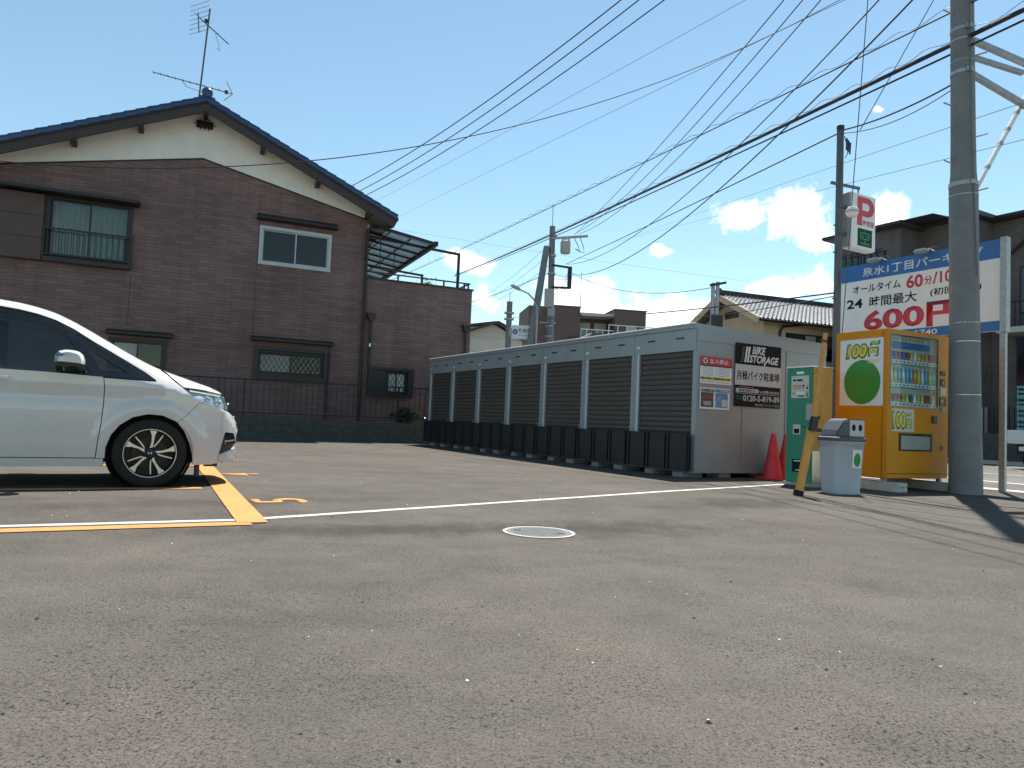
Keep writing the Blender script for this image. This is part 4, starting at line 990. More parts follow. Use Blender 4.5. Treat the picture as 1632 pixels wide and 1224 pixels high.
# handle, mirror
for sg in (-1, 1):
    y = sg * (Wy(-1.12, .925) + .012)
    MB().box(-1.22, -1.085, min(y, y + sg * .025), max(y, y + sg * .025), .911, .94).build('door_handle', 'van_white', fd[0 if sg < 0 else 1], bevel=.008)
    mir = MB(); prof = [(-.772, 1.071), (-.774, 1.126), (-.752, 1.168), (-.70, 1.184), (-.64, 1.182), (-.595, 1.170), (-.566, 1.143), (-.551, 1.10), (-.551, 1.062), (-.66, 1.066)]
    cx, cz_ = -.662, 1.115; ys = [(.83, .86), (.85, 1.0), (.93, 1.0), (.985, .93), (1.02, .74), (1.03, .4)]
    for (yy, k) in ys:
        for (a, b) in prof: mir.v.append((cx + (a - cx) * k, sg * yy, cz_ - .03 + (b - cz_ + .03) * k))
    m_ = len(prof)
    for i in range(len(ys) - 1):
        for j in range(m_): mir.f.append((i * m_ + j, i * m_ + (j + 1) % m_, (i + 1) * m_ + (j + 1) % m_, (i + 1) * m_ + j))
    mir.f.append(tuple(range(m_))); mir.f.append(tuple((len(ys) - 1) * m_ + j for j in range(m_)))
    mo = mir.build('door_mirror', 'van_white', van, smooth=True)
    MB().box(-.768, -.545, min(sg * .835, sg * 1.0), max(sg * .835, sg * 1.0), 1.045, 1.063).build('mirror_base', 'black_plastic', mo, bevel=.006)
    MB().beam((-.60, sg * .76, 1.03), (-.64, sg * .86, 1.055), .06, .035).build('mirror_arm', 'black_plastic', mo)
    MB().box(-.76, -.69, min(sg * 1.018, sg * 1.026), max(sg * 1.018, sg * 1.026), 1.118, 1.142).build('indicator', 'indicator_blue', mo, bevel=.003)
for o in [o for o in C.objects if o.type == 'MESH' and (o.parent is van or (o.parent and o.parent.parent is van))]:
    for v in o.data.vertices:                       # fuller nose
        if v.co.x > .3: v.co.x += .055 * ((v.co.x - .3) / .43) ** 1.5
# underbody, wheel wells, cabin
MB().box(-3.62, -.36, -.70, .70, .20, .30).build('underbody', 'interior_dark', van); MB().box(-.36, .66, -.50, .50, .21, .5).build('underbody', 'interior_dark', van)
MB().box(-.45, .56, -.52, .52, .5, .82).build('engine_bay', 'interior_dark', van)
MB().box(-.40, -.34, -.66, .66, .3, .86).build('firewall', 'interior_dark', van)
MB().box(-3.5, -.36, -.68, .68, .31, .36).build('cabin_floor', 'interior_dark', van)
MB().box(.50, .62, -.45, -.40, .17, .21).build('tow_flap', 'black_plastic', van); MB().box(.40, .43, -.70, -.55, .10, .205).build('air_deflector', 'black_plastic', van)
MB().prism([(-.5, .75), (-.08, .88), (-.1, .97), (-.35, 1.03), (-.55, .98)], -.68, .68).build('dashboard', 'interior_dark', van)
for sg in (-1, 1):
    MB().box(-3.5, -.40, min(sg * .70, sg * .735), max(sg * .70, sg * .735), .36, .96).build('door_trim', 'interior_dark', van)
    for x in (-1.05, -1.95, -2.85):
        st_ = MB().box(x - .25, x + .27, sg * .38 - .24, sg * .38 + .24, .55, .70).build('seat', 'seat_grey', van, bevel=.04)
        MB().prism([(x - .28, .68), (x - .13, .68), (x - .27, 1.22), (x - .36, 1.22)], sg * .38 - .24, sg * .38 + .24).build('seat_back', 'seat_grey', st_, bevel=.03)
        MB().box(x - .40, x - .28, sg * .38 - .13, sg * .38 + .13, 1.25, 1.42).build('headrest', 'seat_grey', st_, bevel=.03)
swp = [(-.62 + .05 * math.sin(t) * 0 + .06 * math.sin(t), -.38 + .17 * math.cos(t), 1.0 + .16 * math.sin(t)) for t in [i * math.pi / 12 for i in range(25)]]
MB().tube(swp, .014, 8).build('steering_wheel', 'interior_dark', van, smooth=True)
def wheel(x, sg):
    yo = sg * .79
    w_ = MB().lathe([(.02, -.13), (.205, -.13), (.212, -.02), (.205, -.012)], 40, 'Y', caps=False)
    w_.lathe([(.02, -.09), (.15, -.09), (.15, -.07)], 30, 'Y', caps=False)
    o = w_.build('wheel', 'rim_dark', van, smooth=True); o.location = (x, yo - sg * .0, .31); o.rotation_euler = (0, 0, 0 if sg > 0 else math.pi)
    # in wheel space +Y is outwards
    MB().lathe([(.215, -.19), (.27, -.195), (.300, -.185), (.309, -.16), (.309, -.045), (.300, -.016), (.275, -.004), (.235, -.004), (.218, -.014), (.215, -.03)], 56, 'Y', caps=False).build('tyre', 'rubber', o, smooth=True)
    MB().lathe([(.207, -.03), (.209, -.010), (.214, -.004), (.219, -.004), (.221, -.012)], 56, 'Y', caps=False).build('rim', 'rim_alloy', o, smooth=True)
    MB().lathe([(.001, -.022), (.040, -.022), (.052, -.03), (.055, -.05)], 24, 'Y', caps=False).build('hub', 'rim_dark', o, smooth=True)
    for k in range(5):
        a = R(72 * k + 22)
        def pol(r, t): return (r * math.cos(a + t) , r * math.sin(a + t))
        MB().prism([pol(.045, -.22), pol(.06, .28), pol(.13, .14), pol(.17, .13), pol(.212, .17), pol(.212, -.13), pol(.16, -.03), pol(.10, .0)], -.040, -.016).build('spoke', 'rim_alloy', o, bevel=.003)
        MB().prism([pol(.055, .32), pol(.075, .50), pol(.14, .52), pol(.19, .50), pol(.19, .45), pol(.14, .44), pol(.085, .38)], -.042, -.020).build('thin_spoke', 'rim_alloy', o)
        MB().lathe([(.002, -.018), (.006, -.018), (.007, -.03)], 8, 'Y', (pol(.058, .7)[0], 0, pol(.058, .7)[1]), caps=False).build('wheel_nut', 'black_plastic', o)
    em = text('hub_emblem', 'H', 'aluminium', o, -.016, .016, -.014, .014, 0, bold=.01); em.matrix_local = Matrix.Rotation(math.pi, 4, 'Z') @ Matrix.Translation((0, .0225 - .0, 0)); em.location = (0, -.0205, 0)
for x in (0., -2.69):
    for sg in (-1, 1): wheel(x, sg)
for x in (0., -2.69):
    for sg in (-1, 1):
        a, b = sg * .79, sg * .55; MB().lathe([(.352, a - sg * .01), (.36, b)], 36, 'Y', (x, 0, .31), caps=False).build('wheel_housing', 'interior_dark', van)
        MB().lathe([(.001, 0), (.36, 0)], 36, 'Y', (x, sg * .54, .31), caps=False).build('wheel_housing', 'interior_dark', van)

# ================================================================== VENDING MACHINE AND NEIGHBOURS
vm = thing('vending_machine', 'orange drink vending machine with glass display and one hundred yen posters', 'vending machine', (5.14, 9.82, 0), 26.0)
VW, VD, VB, VT = 1.17, .74, .165, 2.235
MB().box(0, VW, .06, VD, VB, VT).build('cabinet', 'orange_paint', vm, bevel=.012)
# front door: a frame around the display opening
DX0, DX1, DZ0, DZ1 = .055, .955, 1.175, 2.165
door = wall_holes(.002, VW - .002, VB + .012, VT - .004, [(DX0, DX1, DZ0, DZ1)], .0, .058).build('door', 'orange_paint', vm)
for xe in (.004, VW - .012): MB().box(xe, xe + .008, .001, .06, VB + .012, VT - .004).build('door_edge', 'orange_paint', vm)
vm.scale = (1.13, 1.15, 1)
MB().box(DX0, DX1, .057, .0595, DZ0, DZ1).build('display_back', 'panel_cream', vm)
fr2 = MB()
for (a, b, c, d) in ((DX0 - .012, DX1 + .012, DZ1, DZ1 + .012), (DX0 - .012, DX1 + .012, DZ0 - .012, DZ0), (DX0 - .012, DX0, DZ0, DZ1), (DX1, DX1 + .012, DZ0, DZ1)): fr2.box(a, b, -.008, .004, c, d)
fr2.build('display_frame', 'panel_grey', vm)
MB().box(DX0, DX1, .004, .008, DZ0, DZ1).build('display_glass', 'glass_display', vm)
plate('top_card', 'panel_cream', vm, DX0 + .04, DX1 - .16, 2.075, 2.145, .05, .004); plate('blue_banner', 'sign_blue', vm, DX0 + .01, DX1 - .10, 1.985, 2.07, .046, .004)
text('lettering', 'NEW SODA DRINK', 'barrier_orange', vm, DX0 + .06, DX1 - .2, 2.09, 2.132, .0455, bold=.02)
can_cols = [(.45, .05, .05), (.75, .72, .68), (.10, .16, .45), (.60, .42, .06), (.10, .35, .15), (.70, .30, .05), (.30, .10, .10), (.55, .60, .65), (.20, .40, .55), (.62, .55, .15), (.12, .10, .10), (.48, .08, .22)]
for i, c in enumerate(can_cols): M('can_%d' % i, c, .25, metal=.3, var=.45, scale=28, stretch=(1, 1, 2.5))
canm = MB().lathe([(.020, 0), (.026, .004), (.026, .105), (.020, .118), (.019, .12)], 12); botm = MB().lathe([(.024, 0), (.027, .006), (.026, .12), (.024, .14), (.011, .175), (.011, .195)], 12)
for r_, (zs_, hgt, tall) in enumerate(((1.80, .15, 0), (1.475, .26, 1), (1.21, .2, 0))):
    plate('price_strip', 'sign_white', vm, DX0 + .004, DX1 - .004, zs_ - .035, zs_ + .02, .03, .016)
    plate('shelf', 'panel_grey', vm, DX0 + .004, DX1 - .004, zs_ - .012, zs_ - .002, .056, .026)
    for k in range(12):
        x = DX0 + .05 + k * .0735
        ci = random.choice([0, 11, 0, 6, 3, 5, 1, 2]) if r_ != 1 else random.choice([7, 8, 8, 9, 9, 4, 1, 5]); ci = ci if r_ != 2 else random.choice([0, 0, 11, 1, 3, 10, 9, 6])
        src = botm if tall else canm; q = MB(); q.v, q.f = src.v[:], src.f[:]
        o = q.build('display_can', 'can_%d' % ci, vm, smooth=True, loc=(x, .0305, zs_ + .0205 + (.0 if not tall else .0)))
        o.scale = (1.05, .85, .95 if not tall else 1.12)
        MB().box(x - .014, x + .014, .0125, .0138, zs_ - .018, zs_ + .0).build('button', 'sign_black' if k % 5 else 'panel_grey', vm)
    plate('price_card', ('barrier_orange', 'sign_yellow', 'barrier_orange')[r_], vm, DX0 + .01, DX1 - .12, zs_ + .022, zs_ + .058, .029, .002)
plate('poster', 'panel_cream', vm, .085, .50, .82, 1.135, -.0005, .003)
text('lettering', '100', 'poster_green', vm, .092, .345, .845, 1.105, -.0036, bold=.075); text('lettering', '100', 'poster_yellow', vm, .105, .335, .865, 1.09, -.0058, bold=.03)
text('lettering', '円', 'poster_green', vm, .345, .455, .86, 1.0, -.0036, bold=.05); text('lettering', '円', 'poster_yellow', vm, .355, .445, .87, .99, -.0058, bold=.015)
text('lettering', '~', 'poster_green', vm, .35, .44, 1.03, 1.09, -.0036, bold=.08)
text('lettering', '~', 'poster_yellow', vm, .36, .43, 1.045, 1.075, -.0058, bold=.02)
for (a, b, c, d, m_, nm) in ((1.005, 1.095, 1.655, 1.715, 'black_plastic', 'note_slot'), (1.005, 1.085, 1.50, 1.60, 'black_plastic', 'coin_panel'), (.99, 1.11, 1.36, 1.475, 'panel_cream', 'instruction_card'), (.985, 1.115, 1.215, 1.335, 'black_plastic', 'card_reader'), (1.02, 1.10, 1.13, 1.195, 'panel_grey', 'return_lever'), (.845, .94, .955, 1.065, 'black_plastic', 'coin_return'), (1.03, 1.075, .565, .645, 'barrier_orange', 'lock')):
    p_ = plate(nm, m_, vm, a, b, c, d, -.0005, .012, bevel=.003)
plate('coin_slot', 'panel_grey', vm, 1.035, 1.06, 1.53, 1.57, -.0126, .002); plate('card_logo', 'barrier_orange', vm, 1.005, 1.055, 1.26, 1.31, -.0126, .001); plate('lock_core', 'black_plastic', vm, 1.042, 1.063, .59, .625, -.0126, .004)
pk = MB(); pk.box(.225, .84, -.012, -.0005, .765, .80).box(.225, .84, -.012, -.0005, .555, .575).box(.225, .25, -.012, -.0005, .575, .765).box(.815, .84, -.012, -.0005, .575, .765)
pku = pk.build('pickup_frame', 'black_plastic', vm); MB().box(.25, .815, -.006, -.0006, .575, .765).build('pickup_flap', 'frosted', pku)
MB().box(.0, VW, -.004, .0, .235, .243).build('kick_seam', 'black_plastic', vm)
for x in (.03, VW - .08):
    for y in (.05, VD - .1): MB().box(x, x + .05, y, y + .05, .125, VB).build('foot', 'galvanised', vm)
# side posters (left side faces -x; u runs from back to front)
plate('side_poster', 'sign_white', vm, -.665, -.055, 1.165, 2.115, -.0005, .004, side='L')
text('lettering', '100', 'poster_green', vm, -.585, -.27, 1.83, 2.055, -.0046, side='L', bold=.085, shear=.15); text('lettering', '100', 'poster_yellow', vm, -.565, -.285, 1.85, 2.035, -.0068, side='L', bold=.035, shear=.15)
text('lettering', '円', 'poster_green', vm, -.265, -.12, 1.855, 1.985, -.0046, side='L', bold=.06); text('lettering', '円', 'poster_yellow', vm, -.25, -.135, 1.868, 1.972, -.0068, side='L', bold=.02)
text('lettering', '~', 'poster_green', vm, -.235, -.10, 2.0, 2.085, -.0046, side='L', bold=.10); text('lettering', '~', 'poster_yellow', vm, -.215, -.12, 2.02, 2.065, -.0068, side='L', bold=.03)
disc('green_disc', 'poster_green', vm, -.345, 1.50, .255, .315, -.0046, .002, side='L')
text('lettering', 'NAV', 'poster_yellow', vm, -.27, -.10, 1.755, 1.815, -.0068, side='L', bold=.0, shear=.2)

for lab, x0, x1, ya, yb in (('long pale concrete block under the left side of the vending machine', -.02, .17, -.16, .78), ('long pale concrete block under the right side of the vending machine', 1.0, 1.22, -.12, .78)):
    cb = thing('base_block', lab, 'concrete block', vm.location, 26.0, 'vending machine base blocks')
    cb.scale = (1.13, 1.15, 1); MB().box(x0, x1, ya, yb, 0, .124).build('body', 'concrete_pale', cb, bevel=.008)
    for k in range(3): MB().lathe([(.002, 0), (.011, 0), (.012, .003)], 10, 'Y', (x0 + .05 + k * .055, ya - .002, .07), caps=False).build('bolt_hole', 'black_plastic', cb)

# waste bin
wb_ = thing('waste_bin', 'grey plastic waste bin with two hole lid beside vending machine', 'bin', (4.225, 9.17, 0), 14); wb_.scale = (.87, .87, 1)
def rrect(w, d, r, k=5):
    out = []
    for (cx, cy, a0) in ((w - r, d - r, 0), (-w + r, d - r, 90), (-w + r, -d + r, 180), (w - r, -d + r, 270)):
        for i in range(k + 1): t = R(a0 + 90 * i / k); out.append((cx + r * math.cos(t), cy + r * math.sin(t)))
    return out
def loft(rings):
    mb = MB(); k = len(rings[0][0])
    for (poly, z) in rings: mb.v += [(a, b, z) for a, b in poly]
    for i in range(len(rings) - 1):
        for j in range(k): mb.f.append((i * k + j, i * k + (j + 1) % k, (i + 1) * k + (j + 1) % k, (i + 1) * k + j))
    mb.f.append(tuple(reversed(range(k)))); mb.f.append(tuple((len(rings) - 1) * k + j for j in range(k))); return mb
loft([(rrect(.212, .18, .06), .0), (rrect(.216, .184, .06), .02), (rrect(.212, .18, .06), .035), (rrect(.25, .21, .07), .63), (rrect(.258, .218, .07), .64), (rrect(.258, .218, .07), .66)]).build('bin_body', 'bin_grey', wb_, smooth=True)
lidm = loft([(rrect(.268, .228, .07), .661), (rrect(.272, .232, .07), .67), (rrect(.27, .23, .07), .705), (rrect(.24, .205, .06), .715)]); lidm.build('lid_rim', 'bin_dark', wb_, smooth=True)
hood = MB(); hood.prism([(-.24, .716), (-.20, .80), (-.10, .925), (-.03, .945), (.235, .945), (.24, .716)], -.185, .19); hd = hood.build('lid_hood', 'bin_dark', wb_, bevel=.02)
plate('hole_panel', 'bin_light', wb_, -.02, .232, .725, .93, -.1855, .006, bevel=.003)
for x in (.05, .16): disc('throw_hole', 'sign_black', wb_, x, .835, .030, .042, -.192, .002, k=24)
bag = MB(); n = 48
for i in range(n + 1):
    t = i / n; pl_ = rrect(.262, .222, .07, 11); a, b = pl_[i % 48]; k2 = 1.015 + .012 * math.sin(i * 1.7)
    dz = .05 + .03 * math.sin(i * .9) + .02 * math.sin(i * 2.3); bag.v += [(a * 1.01, b * 1.01, .655), (a * k2 * 1.01, b * k2 * 1.01, .655 - dz * .6), (a * k2 * .975, b * k2 * .975, .655 - dz)]
for i in range(n): bag.f += [(3 * i, 3 * i + 3, 3 * i + 4, 3 * i + 1), (3 * i + 1, 3 * i + 4, 3 * i + 5, 3 * i + 2)]
bag.build('bag_liner', 'liner_film', wb_, smooth=True)
st_ = MB().box(.055, .21, -.004, .0, .33, .56).build('sticker', 'sign_white', wb_); st_.location = (-.03, -.1785, 0); st_.rotation_euler = (R(3.1), 0, 0)
poly = [(.135 + .055 * math.cos(t * .2618), .435 + .085 * math.sin(t * .2618)) for t in range(24)]
gd = MB().prism(poly, -.0055, -.0043).build('sticker_disc', 'poster_green', st_)

# payment machine
pm = thing('payment_machine', 'green fronted parking payment machine with orange side', 'payment machine', (4.175, 9.96, 0), 26.0)
PW, PD, PH = .40, .46, 1.665
MB().box(.014, PW, .0, PD, .05, PH).build('cabinet', 'barrier_orange', pm, bevel=.006)
MB().box(0, .0135, .004, PD - .004, .052, PH - .002).build('front_door', 'green_paint', pm, bevel=.004)
MB().box(-.02, PW + .02, -.02, PD + .02, 0, .049).build('base_plate', 'concrete', pm, bevel=.005)
MB().box(-.012, PW + .006, -.006, PD + .006, PH + .001, PH + .022).build('top_cap', 'aluminium', pm, bevel=.003)
MB().box(.016, PW - .002, -.004, -.0005, .06, .50).build('kick_plate', 'stainless', pm)
def pl(nm, m_, u0, u1, z0, z1, t=.004, off=0.): return plate(nm, m_, pm, -u1, -u0, z0, z1, -off - .0005, t, side='L')
pl('name_plate', 'aluminium', .15, .28, 1.575, 1.61); pl('control_panel', 'panel_cream', .06, .37, 1.235, 1.55)
for (a, b, c, d, m_) in ((.29, .34, 1.475, 1.50, 'sign_black'), (.17, .27, 1.475, 1.50, 'sign_black'), (.19, .34, 1.40, 1.415, 'sign_red'), (.19, .34, 1.365, 1.385, 'barrier_orange'), (.14, .17, 1.395, 1.42, 'sign_black'), (.14, .17, 1.36, 1.385, 'panel_grey'), (.075, .10, 1.395, 1.42, 'panel_grey'), (.075, .10, 1.36, 1.39, 'sign_black'), (.075, .10, 1.31, 1.33, 'panel_grey'), (.075, .10, 1.28, 1.30, 'sign_black'), (.075, .10, 1.25, 1.27, 'sign_black'), (.14, .25, 1.255, 1.27, 'sign_black'), (.31, .345, 1.28, 1.32, 'panel_grey'), (.14, .27, 1.285, 1.325, 'sign_white')):
    pl('key', m_, a, b, c, d, .003, .0042)
pl('receipt_box', 'panel_cream', .19, .32, .72, .86, .01); pl('receipt_slot', 'sign_black', .21, .30, .735, .80, .002, .0102); pl('lock', 'black_plastic', .12, .145, .82, .845, .008)
pl('notice', 'sign_black', .10, .33, .19, .37); pl('notice_line', 'sign_white', .13, .30, .34, .352, .001, .0042); pl('notice_line', 'sign_white', .15, .27, .215, .225, .001, .0042)
MB().box(-.11, -.002, -.03, .012, .925, 1.15).build('card_shield', 'panel_grey', pm)
plate('sticker', 'sign_yellow', pm, .03, .075, 1.31, 1.64, -.0005, .002); plate('sticker', 'sign_red', pm, .08, .13, 1.30, 1.645, -.0005, .002)
for k, ch in enumerate('出庫時は必ず精算'): text('lettering', ch, 'sign_white', pm, .087, .123, 1.605 - k * .041, 1.638 - k * .041, -.0026, bold=.01)
for k, ch in enumerate('精算は現金のみ'): text('lettering', ch, 'sign_red', pm, .037, .068, 1.605 - k * .045, 1.635 - k * .045, -.0026, bold=.01)
plate('hatch_seam', 'black_plastic', pm, .155, .158, .93, 1.12, -.0005, .002); plate('hatch_lock', 'black_plastic', pm, .11, .145, .945, .985, -.0005, .01)

# leaning barrier arm
ba = thing('barrier_arm', 'leaning orange barrier arm standing in front of the payment machine', 'barrier', (3.44, 8.55, 0), 0)
MB().beam((0, 0, 0), (.165, .06, .80), .088, .05, (0, 1, 0)).build('lower_arm', 'barrier_orange', ba, bevel=.006)
MB().beam((.135, .04, .60), (.36, .17, 1.97), .052, .03, (0, 1, 0)).build('upper_arm', 'barrier_orange', ba, bevel=.005)
MB().beam((-.004, -.002, .0), (.008, .004, .06), .10, .06, (0, 1, 0)).build('base_shoe', 'rubber', ba)
MB().beam((.15, -.01, .775), (.18, .0, .94), .085, .06, (0, 1, 0)).build('hinge', 'black_plastic', ba, bevel=.006); MB().beam((.10, 0, .80), (.25, -.02, .78), .04, .04).build('hinge_pin', 'black_plastic', ba, bevel=.004)
MB().beam((.337, .155, 1.86), (.340, .157, 1.88), .066, .038, (0, 1, 0)).build('band', 'black_plastic', ba)

# traffic cones
for lab, loc in (('red traffic cone against the storage end wall, fully visible', (4.13, 11.28, 0)), ('red traffic cone half hidden behind the payment machine', (4.39, 11.43, 0))):
    cn_ = thing('traffic_cone', lab, 'traffic cone', loc, 29, 'red traffic cones')
    MB().lathe([(.170, .02), (.155, .03), (.035, .70), (.028, .715), (.001, .716)], 28, caps=False).build('cone_body', 'red_cone', cn_, smooth=True)
    MB().box(-.19, .19, -.19, .19, .0, .022).build('base', 'red_cone', cn_, bevel=.006)

# ================================================================== BILLBOARD, P SIGN, UTILITY POLE
bd = thing('parking_billboard', 'large blue and white parking price billboard on steel posts', 'billboard', (5.86, 12.84, 0), -61.1)
BL = 2.66; bz0, bz1 = 2.37, 3.74
MB().box(0, BL, .0, .05, bz0, bz1).build('panel', 'sign_white', bd)
plate('top_band', 'sign_blue', bd, 0, BL, 3.455, bz1, -.0005, .002); plate('bottom_band', 'sign_blue', bd, 0, BL, bz0, 2.52, -.0005, .002)
MB().box(BL, BL + .09, -.01, .10, bz0 - .02, bz1 + .02).build('edge_frame', 'galvanised', bd)
MB().box(BL - .03, BL + .05, .051, .11, 0, bz1 - .03).build('post', 'galvanised', bd); MB().box(.05, .13, .051, .11, 0, bz1 - .03).build('post', 'galvanised', bd)
for z in (2.5, 3.6): MB().box(.131, BL - .031, .055, .105, z, z + .05).build('brace', 'galvanised', bd)
text('lettering', '泉水1丁目パーキング', 'sign_white', bd, .42, 2.42, 3.515, 3.675, -.003, bold=.012)
text('lettering', 'オールタイム', 'sign_black', bd, .24, 1.12, 3.235, 3.375, -.001, bold=.012)
text('lettering', '60', 'sign_red', bd, 1.22, 1.50, 3.195, 3.41, -.001, bold=.03); text('lettering', '分', 'sign_red', bd, 1.52, 1.65, 3.215, 3.36, -.001, bold=.02); text('lettering', '/100円', 'sign_red', bd, 1.66, 2.30, 3.195, 3.42, -.001, bold=.02)
text('lettering', '24', 'sign_black', bd, .12, .43, 2.975, 3.135, -.001, bold=.025); text('lettering', '時間最大', 'sign_black', bd, .56, 1.40, 2.965, 3.145, -.001, bold=.012)
text('lettering', '(初回のみ)', 'sign_black', bd, 1.62, 2.40, 3.005, 3.14, -.001, bold=.014)
text('lettering', '600円', 'sign_red', bd, .46, 2.20, 2.53, 2.93, -.001, bold=.035)
text('lettering', '048-482-6740', 'sign_white', bd, .62, 1.74, 2.40, 2.49, -.003, bold=.015)
for (lab, x) in (('small grey floodlight on the left of the billboard top', .72), ('small grey floodlight nearer the pole on the billboard top', 1.55)):
    fl = thing('floodlight', lab, 'floodlight', (*(Matrix.Translation((5.86, 12.84, 0)) @ Matrix.Rotation(R(-61.1), 4, 'Z') @ Vector((x, -.14, 0)))[:2], bz1 + .0), -61.1, 'billboard floodlights')
    MB().box(-.10, .10, -.07, .07, -.03, .035).build('housing', 'galvanised', fl, bevel=.02); MB().box(-.085, .085, -.06, .06, -.034, -.0305).build('lens', 'frosted', fl)
    MB().tube([(.0, .05, .0), (.05, .14, .06), (.09, .22, .02), (.07, .25, -.08)], .011, 6).build('arm', 'galvanised', fl); MB().tube([(.05, .1, .02), (.12, .15, .08), (.16, .2, .06), (.14, .25, -.06)], .006, 5).build('cable', 'wire_black', fl)

pp = thing('steel_pole', 'slim dark steel pole carrying the P sign', 'pole', (5.875, 13.02, 0), AE)
MB().tube([(0, 0, 0), (0, 0, 6.42)], [.072, .062], 16).build('shaft', 'pole_dark', pp, smooth=True); MB().lathe([(.066, 6.36), (.068, 6.37), (.068, 6.44), (.001, 6.45)], 16, caps=False).build('cap', 'black_plastic', pp)
MB().beam((-.26, -.02, 5.32), (.55, -.02, 5.37), .035, .05).build('crossarm', 'pole_dark', pp); MB().beam((.52, -.02, 5.02), (.52, -.02, 5.36), .02).build('hanger', 'pole_dark', pp)
for z in (4.55, 4.05, 3.2): MB().box(-.14, -.065, -.012, .012, z, z + .02).build('step_bolt', 'pole_dark', pp)
for z in (4.9, 4.4): MB().box(-.075, .16, -.075, -.03, z, z + .05).build('bracket', 'pole_dark', pp)
MB().tube([(.06, -.04, 6.25), (.12, -.05, 6.1), (.15, -.05, 5.95), (.10, -.04, 5.85)], .008, 5).build('service_cable', 'wire_black', pp)
for k in range(3): MB().tube([(.12 + k * .05, -.05, 6.22 - k * .03), (.11 + k * .05, -.05, 6.0 - k * .03)], [.018, .014], 6).build('insulator', 'black_plastic', pp)
ps = thing('parking_sign', 'white box sign with large red P and green display', 'sign', (*(Vector((5.875, 13.02, 0)) + E_ * .13 - D_ * .16)[:2], 4.17), AE - .5)
MB().box(0, .72, 0, .20, 0, 1.04).build('box', 'sign_white', ps, bevel=.02)
MB().box(-.006, .0005, .015, .185, .02, 1.02).build('side_panel', 'panel_grey', ps)
pv = [(.17, .44), (.31, .44), (.31, .62), (.46, .62)] + [(.46 + .20 * math.sin(t * math.pi / 10), .80 - .18 * math.cos(t * math.pi / 10)) for t in range(1, 10)] + [(.46, .98), (.17, .98)]
hv = [(.31, .73), (.45, .73)] + [(.45 + .075 * math.sin(t * math.pi / 8), .80 - .07 * math.cos(t * math.pi / 8)) for t in range(1, 8)] + [(.45, .87), (.31, .87)]
mb = MB(); allp = pv + hv; mb.v = [(a, -.0045, b) for a, b in allp]
mb.f = [tuple(t) for t in tessellate_polygon([[Vector((a, b, 0)) for a, b in pv], [Vector((a, b, 0)) for a, b in hv]])]
mb.build('letter_p', 'sign_red', ps)
text('lettering', '時間貸', 'sign_red', ps, .335, .655, .445, .555, -.0008, bold=.012)
disp = plate('display', 'led_green', ps, .19, .60, .06, .385, -.0005, .006)
text('display_text', '空', 'led_lit', ps, .25, .54, .09, .355, -.0068, bold=.02)
for k in range(12): plate('display_row', 'sign_black', ps, .195, .595, .068 + k * .027, .082 + k * .027, -.0085, .001)
gi = thing('guy_insulator', 'round white guy wire insulator ball in front of the P sign', 'insulator', (5.85, 12.45, 4.66), 0)
MB().lathe([(.02, -.10), (.07, -.085), (.105, -.03), (.105, .03), (.07, .085), (.02, .10)], 18).build('ball', 'sign_white', gi, smooth=True); MB().lathe([(.107, -.012), (.107, .012)], 18, caps=False).build('groove', 'panel_grey', gi)

up = thing('utility_pole', 'thick grey concrete utility pole beside the vending machine', 'utility pole', (6.335, 9.99, 0), 0); up.rotation_euler = (0, -.017, 0)
MB().lathe([(.208, -.02), (.203, .5), (.190, 1.8), (.182, 3.2), (.180, 4.28), (.1795, 4.30)], 36).build('lower_shaft', 'pole_concrete', up, smooth=True)
MB().lathe([(.176, 4.30), (.160, 4.50), (.154, 5.0), (.148, 6.6), (.138, 9.5), (.132, 11.5)], 36).build('upper_shaft', 'pole_concrete', up, smooth=True)
for (z, r, h, m_) in ((4.30, .186, .06, 'galvanised'), (4.16, .184, .02, 'galvanised'), (5.92, .156, .05, 'galvanised'), (6.10, .154, .012, 'galvanised'), (6.55, .154, .045, 'galvanised'), (6.40, .154, .03, 'galvanised'), (2.36, .187, .008, 'stainless'), (2.10, .190, .008, 'stainless'), (1.36, .195, .008, 'stainless')):
    MB().lathe([(r - .012, z), (r, z), (r, z + h), (r - .012, z + h)], 30, caps=False).build('band', m_, up, smooth=False)
MB().box(-.02, .05, -.205, -.17, 4.30, 4.36).build('band_clamp', 'galvanised', up); MB().box(-.05, .04, -.18, -.15, 5.91, 5.98).build('band_clamp', 'galvanised', up); MB().box(-.05, .04, -.18, -.15, 6.54, 6.61).build('band_clamp', 'galvanised', up)
for (z, sg) in ((4.62, -1), (5.02, 1), (5.45, -1), (4.24, 1), (6.2, 1), (6.8, -1), (7.4, 1)):
    MB().tube([(sg * .14, -.03, z), (sg * .31, -.06, z + .045)], .010, 6).build('step_bolt', 'galvanised', up); 
for (p0, p1, w) in (((.13, 0, 6.45), (1.25, .15, 6.10), .07), ((.13, 0, 6.2), (.95, .13, 6.05), .06), ((.13, 0, 5.95), (1.4, .1, 5.30), .07), ((.18, 0, 4.30), (1.02, .15, 5.75), .05)):
    MB().beam(p0, p1, w, w).build('arm_brace', 'galvanised' if p0[2] > 4.5 else 'sign_white', up)
for t in (.2, .45, .6, .78):
    q = Vector((.18, 0, 4.30)).lerp(Vector((1.02, .15, 5.75)), t); MB().beam(q, q + Vector((.03, .005, .05)), .054).build('stay_marking', 'panel_grey', up)
MB().tube([(-.02, -.19, 7.0), (.0, -.188, 5.0), (.03, -.196, 3.9), (.06, -.19, 3.0)], .006, 5).build('ground_wire', 'wire_grey', up)

# ================================================================== BUILDINGS BEHIND
def lbox(mb, a0, a1, b0, b1, z0, z1): return mb.box(a0, a1, b0, b1, z0, z1)
